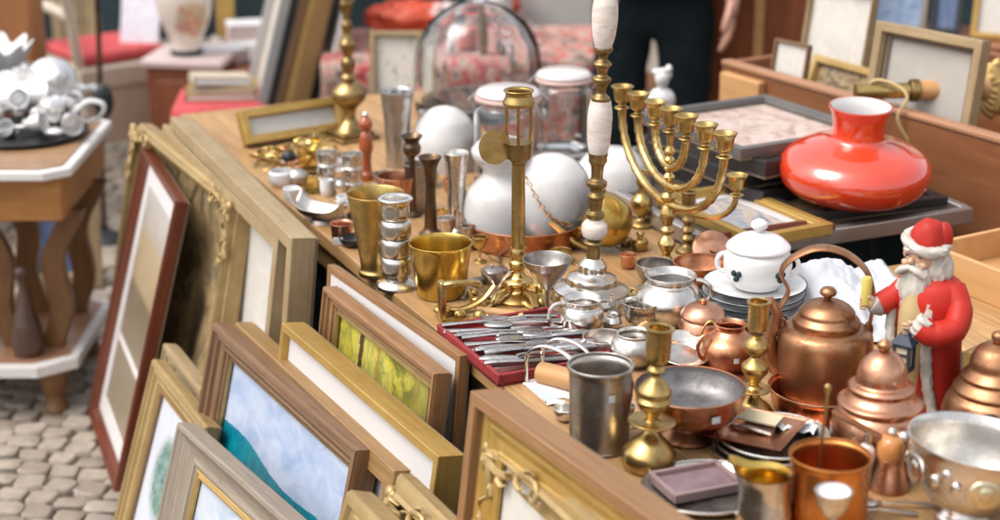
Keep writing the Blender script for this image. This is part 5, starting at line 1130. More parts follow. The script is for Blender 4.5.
for y in (-.13, .13):
    for s in (-1, 1):
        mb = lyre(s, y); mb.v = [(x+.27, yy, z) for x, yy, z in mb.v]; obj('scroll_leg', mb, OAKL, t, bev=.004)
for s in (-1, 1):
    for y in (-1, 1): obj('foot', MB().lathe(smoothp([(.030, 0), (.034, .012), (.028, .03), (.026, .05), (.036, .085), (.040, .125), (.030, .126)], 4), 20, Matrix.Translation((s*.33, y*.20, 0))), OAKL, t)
mb = MB().lathe([(0, .16)]+smoothp([(.035, .16), (.042, .20), (.038, .24), (.030, .27), (.014, .33), (.009, .36), (.012, .372)], 4)+[(0, .372)], 24, Matrix.Translation((.27, -.20, 0))); mb.ell((.27, -.20, .388), .02); obj('finial', mb, DARKW, t)
g_ = P(8, 256, .30)
mb = MB().ell((0, 0, .11), (.065, .05, .12), 36, 24, fn=lambda w_: 1+.28*mnoise.fractal(w_*4, 1, 2, 3)); single('gilt_ornament', mb, GOLD, 'crumpled gilt ornament standing on the shelf of the side table', 'ornament', Vector((-1.40, 4.30, .163)))
# picture leaning behind the side table
face_frame('framed_picture', 'beige framed dark blue picture on the ground behind the side table', (20, 290), (104, 286), 92, .0, 'box', .05, .03, F_SAND, picm='blue', lean=10)

# ------------------------------------------------------------------ silver pile on the tray
tz = .6825
def onT(px, py, dz=0): return P(px, py, tz)+Vector((0, 0, dz))
t = oval('wide black lacquer tray heaped with silver on the side table', 20, 134, 66, 66, IRON, 0); t.location = onT(24, 135)
DULLS = metal('dull_white_silver', (.93, .92, .91), (.70, .69, .68), (.34, .5), 20)
def teapot(label, px, py, dz, r, tilt, rz):
    t = thing('teapot', label, 'teapot', onT(px, py, dz), rz, None, tilt); m = depth(t.location)/FPX; R_ = r*m
    obj('body', MB().lathe([(0, 0)]+smoothp([(R_*.5, 0), (R_*.9, R_*.35), (R_, R_*.8), (R_*.8, R_*1.3), (R_*.45, R_*1.5)])+[(0, R_*1.5)], 32), DULLS, t)
    obj('lid', MB().lathe([(R_*.5, R_*1.5), (R_*.4, R_*1.65), (R_*.1, R_*1.75), (R_*.12, R_*1.9), (0, R_*1.95)], 24), DULLS, t)
    obj('spout', MB().tube(interp([Vector((R_*.85, 0, R_*.6)), Vector((R_*1.3, 0, R_*.9)), Vector((R_*1.5, 0, R_*1.45))], 5), [R_*.24]*5+[R_*.15]*6, 10), DULLS, t)
    obj('handle', MB().tube([Vector((-R_*.85, 0, R_*1.25)), Vector((-R_*1.4, 0, R_*1.3)), Vector((-R_*1.5, 0, R_*.8)), Vector((-R_*.9, 0, R_*.4))], R_*.09, 8), DULLS, t); return t
teapot('round dull silver teapot lying on top of the silver heap', 50, 112, .07, 25, (R(60), R(20)), R(20))
teapot('silver teapot at the left edge of the silver heap', 8, 116, .02, 25, (R(20), R(-30)), R(200))
t = thing('coffee_pot', 'cylindrical silver coffee can lying on its side in the silver heap', 'can', onT(26, 124, .075), R(14), None, (0, R(84))); m = depth(t.location)/FPX
obj('body', MB().lathe([(0, -24*m), (12*m, -24*m), (12.5*m, -22*m), (12.5*m, 22*m), (13*m, 24*m), (0, 24*m)], 28), DULLS, t); obj('end_cap', MB().lathe([(0, -25.5*m), (11*m, -25.5*m), (11*m, -24.2*m)], 28), PEWTER, t)
t = thing('camera', 'small black and silver box camera at the front of the silver heap', 'camera', onT(58, 137, .02), R(24), None, (R(-20), R(-14))); m = depth(t.location)/FPX
obj('body', MB().box((0, 0, 12*m), (34*m, 20*m, 14*m)), IRON, t, bev=.004); obj('top_plate', MB().box((0, 0, 22*m), (34*m, 20*m, 6*m)), SILVER, t, bev=.003); obj('lens', MB().lathe([(0, 0), (7*m, 0), (7*m, 6*m), (5*m, 6*m), (5*m, 3*m), (0, 3*m)], 20, Matrix.Translation((0, -10*m, 13*m)) @ Matrix.Rotation(R(90), 4, 'X')), SILVER, t); obj('viewfinder', MB().box((6*m, -3*m, 28*m), (12*m, 10*m, 6*m)), SILVER, t, bev=.002)
t = thing('strap', 'cream coloured leather strap looped over the edge of the tray', 'strap', onT(78, 134, .012)); m = depth(t.location)/FPX
obj('band', MB().tube(interp([Vector((-44, -2, 12))*m, Vector((-30, -2, 30))*m, Vector((-8, 4, 18))*m, Vector((8, 8, 6))*m, Vector((24, 0, 14))*m, Vector((28, -2, 26))*m, Vector((14, -4, 30))*m, Vector((0, -4, 20))*m, Vector((-20, -8, 2))*m], 6), 2.6*m, 8, flat=.5), PLASTIC_W, t)
for k, (px, py, l, a, dz, lab) in enumerate(((14, 138, 40, 30, .02, 'silver serving spoon at the front of the silver heap'), (34, 140, 36, -24, .03, 'silver ladle handle pointing to the camera box in the silver heap'), (6, 130, 34, 60, .05, 'silver sauce spoon on the left side of the silver heap'))):
    t = thing('serving_spoon', lab, 'spoon', onT(px, py, dz), R(a)); m = depth(t.location)/FPX
    obj('handle', MB().tube([Vector((-l*.6, 0, 0))*m, Vector((0, 0, 3))*m, Vector((l*.5, 0, 0))*m], [4*m, 2.4*m, 2.6*m], 8, flat=.5), DULLS, t); obj('spoon_bowl', MB().ell(Vector((l*.68, 0, 0))*m, (12*m, 8*m, 4*m)), DULLS, t)
for k, (px, py, r, dz, lab) in enumerate(((72, 118, 10, .02, 'small silver sugar pot right of the silver heap'), (30, 106, 13, .05, 'silver milk jug at the back of the silver heap'), (44, 124, 9, .02, 'tiny silver cup in the middle of the silver heap'))):
    t = thing('jug', lab, 'jug', onT(px, py, dz), k, None, (R(18*(-1)**k), R(12))); m = depth(t.location)/FPX
    obj('body', MB().lathe(hollow(smoothp([(r*.6*m, 0), (r*m, r*.5*m), (r*1.05*m, r*m), (r*.75*m, r*1.5*m), (r*.9*m, r*1.9*m)]), 1.2*m), 28), DULLS, t); obj('handle', MB().tube([Vector((r*.9*m, 0, r*1.6*m)), Vector((r*1.6*m, 0, r*1.4*m)), Vector((r*1.5*m, 0, r*.7*m)), Vector((r*m, 0, r*.5*m))], 1.6*m, 8), DULLS, t)
for k in range(12):
    px, py = [(12, 136), (30, 142), (46, 140), (66, 132), (74, 126), (20, 128), (60, 122), (40, 132), (2, 142), (36, 116), (70, 138), (16, 118)][k]
    t = thing('silver_cup', 'small dull silver cup lying in the silver heap on the side table', 'cup', onT(px, py, .012+.035*((k*7) % 3)), k*1.3, 'small cups in the silver heap', (R(60+15*(k % 4)), R(25*(k % 3)-20))); m = depth(t.location)/FPX; r = 8+k % 4
    obj('body', MB().lathe(hollow(smoothp([(r*.5*m, 0), (r*.8*m, r*.4*m), (r*.95*m, r*1.2*m), (r*1.1*m, r*1.9*m)]), 1*m), 24), DULLS, t); obj('foot', MB().lathe([(0, -3*m), (r*.7*m, -3*m), (r*.4*m, 0), (0, 0)], 20), DULLS, t)
t = single('frilled_bowl', MB().lathe(hollow(smoothp([(.03, 0), (.06, .03), (.09, .09), (.11, .14)]), .004), 48, fn=lambda p, a: (p[0]*(1+.12*p[2]/.14*math.sin(9*a)), p[1]*(1+.12*p[2]/.14*math.sin(9*a)), p[2]+.015*math.sin(9*a)*p[2]/.14)), WHITE, 'white frilled porcelain bowl at the top left corner behind the silver', 'bowl', onT(-4, 104, .03))
# dark blue/orange chair behind
t = thing('armchair', 'old orange leather armchair behind the silver at the top left corner', 'armchair', Vector((-1.95, 5.9, 0)), R(-14))
ORL = paint('orange_leather', (.34, .14, .045), .5, .35, 6, .2)
obj('seat', MB().box((0, 0, .36), (.56, .5, .14)), ORL, t, bev=.03); obj('backrest', MB().box((0, .26, .62), (.56, .10, .66)), ORL, t, bev=.03)
for s in (-1, 1):
    obj('armrest', MB().box((s*.31, 0, .46), (.08, .5, .16)), MAHOGO, t, bev=.02)
    for y in (-1, 1): obj('leg', MB().box((s*.27, y*.2, .145), (.05, .05, .29)), MAHOGO, t)

# ------------------------------------------------------------------ cream chair with red seat
cc = P(105, 47, .45)
t = thing('chair', 'cream painted chair with a plain red seat cushion', 'chair', (cc.x, cc.y, 0), R(38))
obj('seat_cushion', MB().box((0, 0, .445), (.36, .36, .05)), RED_C, t, bev=.02)
obj('seat_frame', MB().box((0, 0, .375), (.42, .42, .085)), CREAM, t, bev=.008)
for sx in (-1, 1):
    for sy in (-1, 1): obj('leg', MB().lathe(smoothp([(.016, 0), (.022, .05), (.018, .12), (.026, .22), (.020, .30), (.028, .34)], 3), 14, Matrix.Translation((sx*.18, sy*.18, 0))), CREAM, t)
obj('panel', MB().box((0, -.19, .22), (.32, .012, .22)), CREAM, t, bev=.003)
for s in (-1, 1): obj('back_post', MB().tube([(-.19, s*.18, .36), (-.22, s*.18, .62), (-.28, s*.19, .92)], .02, 10), CREAM, t)
for z in (.62, .90): obj('back_rail', MB().tube([(-.22-(z-.62)*.2, -.19, z), (-.235-(z-.62)*.2, 0, z+.02), (-.22-(z-.62)*.2, .19, z)], .022, 10), CREAM, t)
t = thing('picture_book', 'pale childish print in blue and white leaning on the red seat cushion', 'print', P(139, 43, .47), R(-6), None, (R(-20), 0))
mb = MB().add([(-.075, 0, 0), (.075, 0, 0), (.075, 0, .24), (-.075, 0, .24)], [(0, 1, 2, 3)], None, [[(0, 0), (1, 0), (1, 1), (0, 1)]]); obj('print', mb, PICS['child'], t); obj('board', MB().box((0, .004, .12), (.156, .006, .246)), PLASTIC_W, t)
# leaning beige boards behind the chair
t = face_frame('framed_picture', 'tall beige frame with green leaf picture leaning behind the cream chair', (40, 128), (92, 124), 150, .0, 'box', .05, .04, F_SAND, picm='dark', lean=14); t.location += Vector((-.1, .75, 0))
t = thing('lamp_stand', 'thin dark metal floor lamp stand on a round base between the chairs', 'floor lamp', P(105, 242, 0))
obj('base', MB().lathe(smoothp([(.075, 0), (.078, .01), (.05, .03), (.02, .045), (.012, .06)]), 28), IRON, t); obj('pole', MB().tube([(0, 0, .04), (.03, .0, .7), (.055, 0, 1.5)], .009, 10), BRONZE, t); obj('switch_box', MB().ell((.035, -.02, .50), (.035, .02, .06)), IRON, t); obj('cable', MB().tube([(.03, -.02, .46), (-.03, -.03, .36), (.0, -.03, .25), (-.02, -.03, .10), (.01, -.02, .03)], .005, 6), IRON, t); obj('shade', MB().lathe([(.16, 1.36), (.10, 1.56)], 28, Matrix.Translation((.05, 0, 0))), CREAM, t, solid=.003)

# ------------------------------------------------------------------ small cabinet with ginger jar
vb = P(186, 54, .5)
t = thing('cabinet', 'small red-brown wooden cabinet with a pale top under the flowered jar', 'cabinet', (vb.x+.02, vb.y+.02, 0), R(-8))
obj('body', MB().box((0, 0, .235), (.27, .27, .47)), MAHOGO, t, bev=.004); obj('top', MB().box((0, 0, .486), (.31, .31, .026)), paint('pink_marble', (.66, .52, .50), .4, .2, 8), t, bev=.004)
obj('door', MB().box((0, -.138, .24), (.20, .008, .36)), MAHOGO, t, bev=.003); obj('knob', MB().ell((.08, -.15, .25), .012), BRASS, t)
g = G('flowered_porcelain'); uvn = g.noise(g.vec((26, 26, 26)), 1, 4, .6, 1.5); vv = g.t.nodes.new('ShaderNodeVectorMath'); vv.operation = 'DISTANCE'; g.t.links.new(g.tc.outputs['Object'], vv.inputs[0]); vv.inputs[1].default_value = (.05, -.085, .14)
msk = g.ramp(g.math('MULTIPLY_ADD', uvn, .05, vv.outputs['Value']), [(.085, 1), (.10, 0)])
fl = g.ramp(uvn, [(.38, (.55, .20, .18)), (.5, (.62, .48, .30)), (.6, (.35, .38, .20)), (.7, (.62, .40, .42))])
g.set(Base_Color=g.mix(msk, (.72, .65, .57), fl), Roughness=.2, Coat_Weight=.3); FLOW = g.m
t = turned('ginger_jar', 'cream porcelain jar painted with pink and green flowers on the cabinet', 'vase', 187, 54, [('foot', DARKBLUE, [(16, 0), (16, 0), (16, 4), (15, 5)]), ('body', FLOW, [(14, 5), (16, 14), (24, 34), (28, 54), (26, 70), (16, 80), (12, 84)]), ('lid', FLOW, [(14, 84), (14, 92), (8, 98), (0, 100)])], z=.50)
def box_thing(name, label, cat, loc, size, mt, rz=0, lid=None, tilt=None, group=None, extra='lid'):
    t = thing(name, label, cat, loc, rz, group, tilt)
    obj('body', MB().box((0, 0, size[2]/2), size), mt, t, bev=.006)
    obj(extra, MB().box((0, 0, size[2]+.005), (size[0]*1.03, size[1]*1.03, .010)), lid or mt, t, bev=.003); return t
def book(label, loc, sz, col, rz, tilt=None, group='books on the red stool'):
    t = thing('book', label, 'book', loc, rz, group, tilt)
    obj('cover', MB().box((0, 0, .002), (sz[0], sz[1], .004)).box((0, 0, sz[2]-.002), (sz[0], sz[1], .004)).box((-sz[0]/2+.002, 0, sz[2]/2), (.004, sz[1], sz[2])), col, t, bev=.001)
    obj('pages', MB().box((.003, 0, sz[2]/2), (sz[0]-.010, sz[1]-.008, sz[2]-.0085)), WPAPER, t); return t
# red stool with books
st = P(222, 96, .45)
t = thing('stool', 'cream legged stool with a thick red cushion carrying old books', 'stool', (st.x, st.y, 0), R(4))
obj('seat_cushion', MB().box((0, 0, .40), (.33, .34, .10)), RED_C, t, bev=.03); obj('seat_frame', MB().box((0, 0, .325), (.34, .35, .05)), CREAM, t, bev=.006)
for sx in (-1, 1):
    for sy in (-1, 1): obj('leg', MB().lathe(smoothp([(.018, 0), (.024, .06), (.018, .15), (.026, .25), (.026, .30)], 3), 14, Matrix.Translation((sx*.14, sy*.14, 0))), CREAM, t)
YEL = paint('ochre_book_cloth', (.46, .31, .10), .7, .3); OLDP = paint('old_paper_cover', (.62, .53, .40), .8, .2)
book('ochre book at the bottom of the pile on the red stool', (st.x+.0, st.y, .452), (.24, .17, .024), YEL, R(4)); book('worn yellow book in the middle of the pile on the red stool', (st.x+.005, st.y+.004, .477), (.23, .165, .018), YEL, R(-3))
book('pale old book lying crooked on top of the pile on the red stool', (st.x-.005, st.y, .496), (.20, .15, .03), OLDP, R(16), (R(-5), R(4)))
# porcelain and packages behind the stool
PKG = paint('pink_white_wrap', (.66, .50, .48), .6, .25, 10, .3)
tb = thing('crate_table', 'low brown crate table carrying white and pink packages', 'table', P(245, 66, .45).xy.to_3d()+Vector((0, .12, 0)), R(-4)); obj('top', MB().box((0, 0, .44), (.55, .42, .02)), MAHOGO, tb, bev=.003)
for s in (-1, 1): obj('side', MB().box((s*.25, 0, .215), (.02, .40, .428)), MAHOGO, tb)
obj('shelf', MB().box((0, 0, .2), (.475, .38, .02)), MAHOGO, tb)
q = tb.location
for k, (dx, dy, sx_, sy_, sz_, a, lab) in enumerate(((-.12, -.06, .20, .13, .05, 20, 'white and pink package lying flat at the front of the crate table'), (.05, -.02, .22, .12, .06, -25, 'pinkish white package lying askew on the crate table'), (.0, .08, .18, .12, .12, 15, 'taller white carton at the back of the crate table'), (.16, .06, .14, .12, .15, -8, 'white carton at the right end of the crate table'))):
    box_thing('package', lab, 'package', (q.x+dx, q.y+dy, .4505), (sx_, sy_, sz_), [PKG, WPAPER][k % 2], R(a), PLASTIC_W)
turned('cup', 'white porcelain cup standing in front of the packages on the crate table', 'cup', 222, 50, [('body', WHITE, [(6, 0), (6, 0), (9, 6), (10, 13)], 1)], z=.4505)
t = thing('gold_box', 'small gold box beside the flowered jar', 'box', P(215, 42, .50)+Vector((.03, .1, 0)), R(10)); obj('body', MB().box((0, 0, .09), (.07, .05, .18)), paint('gold_card', (.56, .36, .10), .4, .3), t, bev=.004); obj('lid', MB().box((0, 0, .185), (.075, .055, .012)), paint('gold_lid', (.60, .40, .12), .4, .3), t)

# ------------------------------------------------------------------ table with the patterned red cloth
tc_ = P(455, 70, .60); tcx = Vector((-.10, 6.05, 0))
t = thing('cloth_table', 'table under a pinkish red patterned cloth behind the glass jars', 'table', tcx, R(4))
obj('tabletop', MB().box((0, 0, .60), (.98, .60, .025)), DARKW, t)
for sx in (-1, 1):
    for sy in (-1, 1): obj('leg', MB().box((sx*.44, sy*.25, .29), (.05, .05, .58)), DARKW, t)
g = G('red_patterned_cloth'); n1 = g.noise(g.vec((9, 9, 9)), 1, 4, .6, 1.8); n2 = g.voro(g.vec((22, 22, 22)), 1)
g.set(Base_Color=g.mix(g.ramp(n2, [(.45, 0), (.7, .35)]), g.ramp(n1, [(.36, (.34, .03, .03)), (.46, (.50, .12, .10)), (.53, (.56, .40, .33)), (.58, (.05, .08, .06)), (.68, (.42, .05, .05))]), (.34, .26, .22)), Roughness=.9); RUG = g.m
def drape(u, v):
    x = (u-.5)*1.04; yy = v*1.0
    if yy < .62: return (x, .31-yy, .616)
    f = (yy-.62)/.38; return (x, -.31-.012*math.sin(u*40)*f, .616-.52*f)
r_ = single('tablecloth', MB().grid(60, 40, drape), RUG, 'pinkish red patterned cloth hanging over the back table', 'tablecloth', tcx, R(4), sharp=80)
rg = paint('orange_red_nylon', (.68, .09, .035), .5, .35, 5, .4)
bz = .618
t = thing('bag', 'crumpled orange-red bag with a white end lying on the patterned cloth', 'bag', P(412, 36, bz), R(6))
obj('body', MB().ell((0, 0, .06), (.16, .09, .065), 44, 28, fn=lambda w_: 1+.22*mnoise.fractal(w_*2.6, 1, 2, 4)), rg, t); obj('inside_lining', MB().ell((.12, -.03, .07), (.07, .06, .05), 30, 20, fn=lambda w_: 1+.3*mnoise.fractal(w_*3, 1, 2, 3)), PKG, t); obj('handle', MB().tube(arc((-.02, -.02, .10), .06, 0, math.pi, 12, (1, .2, 0)), .007, 8), rg, t)
for k, (px, py, r, h, mt, lab) in enumerate(((478, 34, 13, 30, GLASS, 'clear glass tumbler at the back left of the patterned cloth'), (500, 30, 12, 34, WHITE, 'white china mug on the patterned cloth behind the fishbowl vase'), (520, 36, 12, 22, GLASS, 'clear glass bowl on the patterned cloth behind the preserving jars'))):
    turned('tumbler', lab, 'glass', px, py, [('body', mt, [(r*.7, 0), (r*.7, 0), (r, h*.5), (r, h)], 1)], z=bz, n=24)
for px, py, r, h, mt, nm, lab, ct in ((436, 58, 9, 26, WHITE, 'cup', 'white china cup at the front of the patterned cloth behind the glass dome', 'cup'), (462, 52, 16, 12, rg, 'bowl', 'orange-red bowl on the patterned cloth behind the glass dome', 'bowl'), (486, 58, 8, 34, BRASS_D, 'vase', 'slim brass vase on the patterned cloth behind the glass dome', 'vase'), (446, 40, 12, 16, DARKBLUE, 'bowl', 'dark blue bowl on the patterned cloth beside the orange-red bag', 'bowl'), (530, 62, 10, 20, PKG, 'jug', 'pink china jug at the right end of the patterned cloth', 'jug'), (516, 56, 12, 10, SILVER_D, 'dish', 'grey metal dish at the right of the patterned cloth', 'dish')):
    turned(nm, lab, ct, px, py, [('body', mt, [(r*.6, 0), (r*.6, 0), (r*.95, h*.4), (r*.9, h*.8), (r, h)], 1)], z=bz, n=24)
turned('vase', 'red and white glass vase at the back of the patterned cloth', 'vase', 506, 18, [('body', rg, [(9, 0), (9, 0), (15, 12), (10, 24), (8, 30), (12, 36)], 1)], z=bz, n=24)
box_thing('cardboard_box', 'orange-tan wooden box behind the preserving jars', 'box', P(575, 84, .48), (.34, .24, .10), CHESTL, R(-14)); 
BW = thing('bench', 'low wooden bench behind the jars carrying a wooden box', 'bench', P(570, 80, .48).xy.to_3d()+Vector((.02, .02, 0)), R(-10)); obj('seat', MB().box((0, 0, .465), (.60, .34, .03)), CHESTW, BW, bev=.004)
for s in (-1, 1): obj('leg', MB().box((s*.26, 0, .225), (.04, .30, .45)), CHESTW, BW)
t = box_thing('appliance', 'white enamelled cabinet with a dark spot behind the tall onyx candlestick', 'cabinet', Vector((.24, 6.75, 0)), (.30, .35, 1.05), paint('white_enamel', (.58, .55, .53), .4, .25, 5), R(-12), extra='top_plate'); obj('knob', MB().ell((.05, -.18, .80), (.02, .02, .02)), BRONZE, t)
box_thing('appliance', 'greyish beige cabinet left of the white enamelled cabinet', 'cabinet', Vector((.0, 6.95, 0)), (.22, .35, 1.0), paint('grey_beige_enamel', (.46, .42, .35), .5, .15, 5), R(-8), extra='top_plate')

# ------------------------------------------------------------------ person standing behind the table
def skin_body(name, verts, edges, root, mat, parent, sub=2):
    me = bpy.data.meshes.new(name); me.from_pydata([v[0] for v in verts], edges, []); me.update()
    o = bpy.data.objects.new(name, me); COL.objects.link(o); o.parent = parent
    md = o.modifiers.new('skin', 'SKIN'); md.use_smooth_shade = True
    for i, v in enumerate(verts):
        r_ = v[1]; me.skin_vertices[0].data[i].radius = (r_, r_) if not hasattr(r_, '__len__') else r_
        me.skin_vertices[0].data[i].use_root = (i == root)
    s_ = o.modifiers.new('smooth', 'SUBSURF'); s_.levels = s_.render_levels = sub
    me.materials.append(mat); return o
pp = Vector((.50, 5.62, 0))
t = thing('person', 'person in black trousers and a dark coat standing behind the table, one hand hanging down', 'person', pp, R(-10))
V = [((0, 0, .93), (.17, .125)), ((0, 0, 1.12), (.16, .115)), ((0, .01, 1.32), (.18, .12)), ((0, .01, 1.44), (.12, .09)), ((0, 0, 1.53), .055), ((0, -.01, 1.60), .06),
     ((-.10, 0, .80), (.11, .115)), ((-.105, -.03, .50), (.078, .085)), ((-.11, .0, .12), .062), ((-.11, -.03, .05), .05), ((-.12, -.17, .035), .036),
     ((.10, 0, .80), (.11, .115)), ((.11, -.02, .50), (.078, .085)), ((.12, .03, .12), .062), ((.12, 0, .05), .05), ((.14, -.14, .035), .036),
     ((-.22, .01, 1.40), .07), ((-.27, .02, 1.16), .058), ((-.16, -.19, 1.08), .048), ((.22, .01, 1.40), .07), ((.28, .01, 1.13), .06), ((.26, -.06, .92), .050)]
Ed = [(0, 1), (1, 2), (2, 3), (3, 4), (4, 5), (0, 6), (6, 7), (7, 8), (8, 9), (9, 10), (0, 11), (11, 12), (12, 13), (13, 14), (14, 15), (3, 16), (16, 17), (17, 18), (3, 19), (19, 20), (20, 21)]
pb = skin_body('body', V, Ed, 0, COAT, t)
tx = bpy.data.textures.new('folds', 'CLOUDS'); tx.noise_scale = .11; dm = pb.modifiers.new('folds', 'DISPLACE'); dm.texture = tx; dm.strength = .035; dm.mid_level = .5
cl = MB().lathe([(r, z) for r, z in ((.20, .90), (.197, .92), (.19, .96), (.175, 1.12), (.20, 1.32), (.16, 1.44), (.09, 1.50))], 32, fn=lambda p, a: (p[0]*1.12, p[1]*.78*(1+.03*math.sin(5*a)), p[2])); obj('coat', cl, COAT, t, solid=.012)
mb = MB().ell((0, -.02, 1.68), (.078, .095, .115), 24, 18); mb.ell((0, -.115, 1.665), (.014, .02, .022), 10, 8)
for s in (-1, 1): mb.ell((s*.078, -.01, 1.67), (.012, .022, .032), 10, 8)
obj('head', mb, SKIN, t)
for s in (-1, 1): obj('eye', MB().ell((s*.03, -.108, 1.69), (.012, .008, .008), 10, 8), IRON, t)
obj('mouth', MB().ell((0, -.112, 1.625), (.024, .008, .006), 10, 6), RED_C, t)
obj('hair', MB().ell((0, .005, 1.715), (.088, .10, .10), 28, 18, fn=lambda w_: 1+.05*mnoise.noise(w_*6)), DARKW, t)
for s in (-1, 1):
    hx = Vector((s*.255, -.08, .86)) if s > 0 else Vector((-.13, -.235, 1.03)); VV = [(hx+Vector((0, 0, .06)), .03), (hx, (.022, .040)), (hx+Vector((0, -.004, -.05)), (.018, .042))]; EE = [(0, 1), (1, 2)]
    hb = skin_body('hand', VV, EE, 0, SKIN, t)
    mb = MB()
    for i, (dy, l) in enumerate(((-.030, .070), (-.010, .080), (.010, .075), (.029, .058))):
        b = hx+Vector((0, dy, -.075)); mb.tube([b+Vector((0, 0, .03)), b, b+Vector((-s*.008, 0, -l*.45)), b+Vector((-s*.026, 0, -l*.85)), b+Vector((-s*.034, 0, -l))], [.0095, .0095, .0088, .008, .005], 10)
    mb.tube([hx+Vector((-s*.004, -.03, 0)), hx+Vector((-s*.012, -.056, -.035)), hx+Vector((-s*.02, -.062, -.065)), hx+Vector((-s*.024, -.06, -.082))], [.013, .011, .010, .006], 10); obj('fingers', mb, SKIN, t)

# ------------------------------------------------------------------ things in and behind the chest at the right
ctop = lambda px, py, z: P(px, py, z)
face_frame('framed_picture', 'plain white backed canvas standing in the wooden chest behind its wall', (800, 84), (862, 100), 96, .84, 'box', .006, .02, F_SAND, picm='ivory', lean=8)
face_frame('framed_picture', 'cream framed grey mirror standing in the wooden chest', (868, 124), (972, 150), 98, .84, 'box', .024, .03, F_SAND, slip=(.012, F_GREY), picm='mirror', lean=8)
face_frame('framed_picture', 'small white card in a dark frame at the far end of the chest', (772, 78), (806, 86), 38, .88, 'box', .008, .012, F_BROWN, picm='ivory', lean=8)
face_frame('framed_picture', 'gilt frame lying low behind the white canvas in the chest', (806, 96), (880, 118), 40, .82, 'box', .02, .02, F_GILT, picm='dark', lean=20)
t = thing('telescope', 'brass and wood spyglass lying across the rim of the wooden chest', 'telescope', P(918, 101, .925), R(5)); m = depth(t.location)/FPX*1.2
Mx = Matrix.Translation((0, 0, 9*m)) @ Matrix.Rotation(R(90), 4, 'Y')
obj('main_tube', MB().lathe([(0, -2*m), (8*m, -2*m), (8.5*m, 52*m), (10*m, 53*m), (10*m, 58*m), (6*m, 58*m), (6*m, 54*m), (0, 54*m)], 24, Mx), CHESTL, t); obj('draw_tube', MB().lathe([(0, -54*m), (6.5*m, -54*m), (6.5*m, -2*m), (0, -2*m)], 20, Mx), BRASS, t); obj('collar', MB().lathe([(8.2*m, -8*m), (9.6*m, -7*m), (9.6*m, -1*m), (8.4*m, 0)], 24, Mx), BRASS_D, t)
t = thing('cord', 'yellowish cord looped round the spyglass and hanging down beside the orange lampshade', 'cord', P(905, 110, .915)); m = depth(t.location)/FPX
obj('strand', MB().tube(interp([Vector((-38, 20, 6))*m, Vector((-30, 16, 26))*m, Vector((-10, 6, 24))*m, Vector((0, -6, 14))*m, Vector((-8, -6, -8))*m, Vector((10, -8, -40))*m, Vector((20, -10, -70))*m], 6), 1.7*m, 8), paint('yellow_cord', (.56, .40, .18), .7, .2), t)
obj('plug', MB().ell(Vector((20, -10, -72))*m, (6*m, 4*m, 4*m)), PLASTIC_W, t)
mb = MB()
rr = random.Random(6)
mb.ell((0, 0, .06), (.05, .03, .07), 20, 14, fn=lambda w_: 1+.3*mnoise.fractal(w_*4, 1, 2, 3)); t = thing('gilt_ornament', 'curled gilt carved ornament at the right end of the chest', 'ornament', P(995, 112, .84)); obj('carving', mb, F_GILT, t)
for k in range(5): obj('scroll', MB().tube([(.04*math.cos(a*.4+k), -.02, .03+.03*k*.5+.035*math.sin(a*.4+k)) for a in range(12)], [.010*(1-a/14) for a in range(12)], 8), F_GILT, t)
# wooden cupboard standing behind the chest's far end
t = thing('cupboard', 'tall brown wooden cupboard behind the far end of the chest', 'cupboard', Vector((.93, 5.85, 0)), R(-24)); obj('body', MB().box((0, 0, .6), (.46, .35, 1.2)), CHESTW, t, bev=.005)
for s in (-1, 1): obj('door', MB().box((s*.112, -.182, .62), (.20, .018, 1.08)), MAHOGO, t, bev=.005)
obj('post', MB().box((0, -.19, .62), (.03, .02, 1.1)), CHESTL, t)
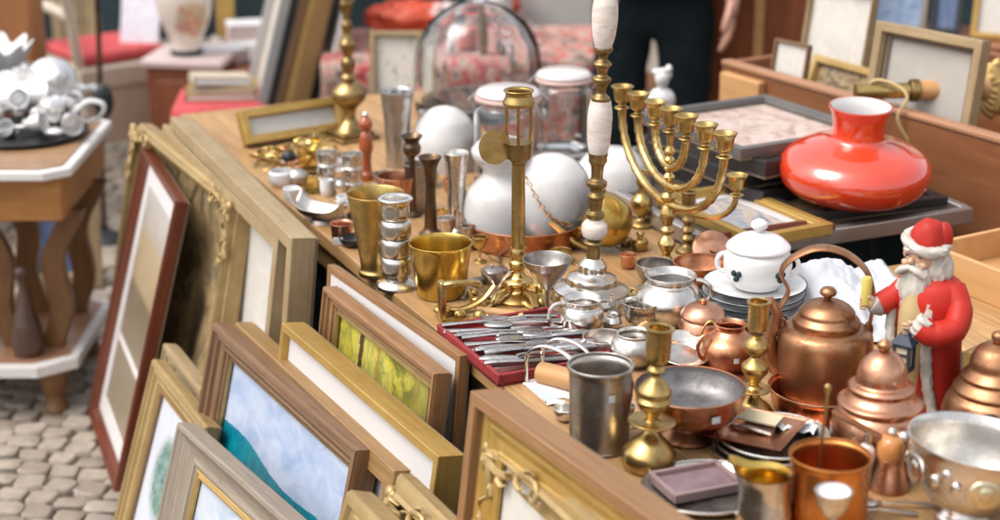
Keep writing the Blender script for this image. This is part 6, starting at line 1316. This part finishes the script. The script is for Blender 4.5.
# books and prints leaning behind the chest
back = thing('display_shelf', 'low shelf behind the chest holding a row of prints and frames', 'shelf', Vector((1.42, 5.75, 0)), R(-24)); obj('shelf_board', MB().box((0, 0, .70), (1.1, .34, .03)), MAHOGO, back); 
for s in (-1, 1): obj('side', MB().box((s*.52, 0, .34), (.03, .32, .68)), MAHOGO, back)
Xb = Vector((math.cos(R(-24)), math.sin(R(-24)), 0)); Yb = Vector((-Xb.y, Xb.x, 0))
for k, (dx, w_, h_, mt, pc, lab) in enumerate(((-.38, .16, .30, F_SAND, 'sky', 'pale print with a thin sand frame at the left of the row behind the chest'), (-.14, .28, .30, F_GREY, 'bluish', 'blue and white print in the row behind the chest'), (.06, .10, .34, F_BLACK, 'blue', 'dark teal print in the row behind the chest'), (.22, .14, .34, F_GILTB, 'ivory', 'gilt framed pale print in the row behind the chest'), (.42, .22, .26, F_OAK, 'pink', 'pinkish oak framed print at the right of the row behind the chest'))):
    t = frame_at('framed_picture', lab, w_, h_, 'box', .018, .02, mt, picm=pc, group='prints in the row behind the chest'); t.location = Vector((back.location.x, back.location.y, .716))+Xb*dx+Yb*(-.02*(k % 2)); t.rotation_euler = (-R(12), 0, R(-24))
# wooden tray corner and frame at the far right of the table
t = thing('wooden_tray', 'light wooden tray with low sides at the right edge behind the figurine', 'tray', TP(-.06, 1.10, TZ), HEAD+R(6)); obj('bottom', MB().box((0, 0, .006), (.36, .24, .012)), CHESTL, t)
for s in (-1, 1): obj('side', MB().box((0, s*.115, .035), (.36, .012, .07)), CHESTL, t, bev=.002); obj('side', MB().box((s*.174, 0, .0345), (.012, .217, .068)), CHESTL, t, bev=.002)
lean_frame('framed_picture', 'gilt frame edge sticking up behind the copper pot at the right edge', (963, 352), (1010, 330), .86, 8, 'box', .02, .03, F_GILT, zb=TZ, picm='dark')
# dark canvas wall far behind
t = thing('market_tent', 'dark green market tent wall closing off the background', 'tent', Vector((0, 9.2, 0)))
obj('canvas_wall', MB().grid(80, 8, lambda u, v: ((u-.5)*9, .05*math.sin(u*60), 2.3*v)), DARKBLUE, t)
for k in range(4): obj('pole', MB().tube([(-4.5+3*k, -.08, 0), (-4.5+3*k, -.08, 2.35)], .02, 8), IRON, t)
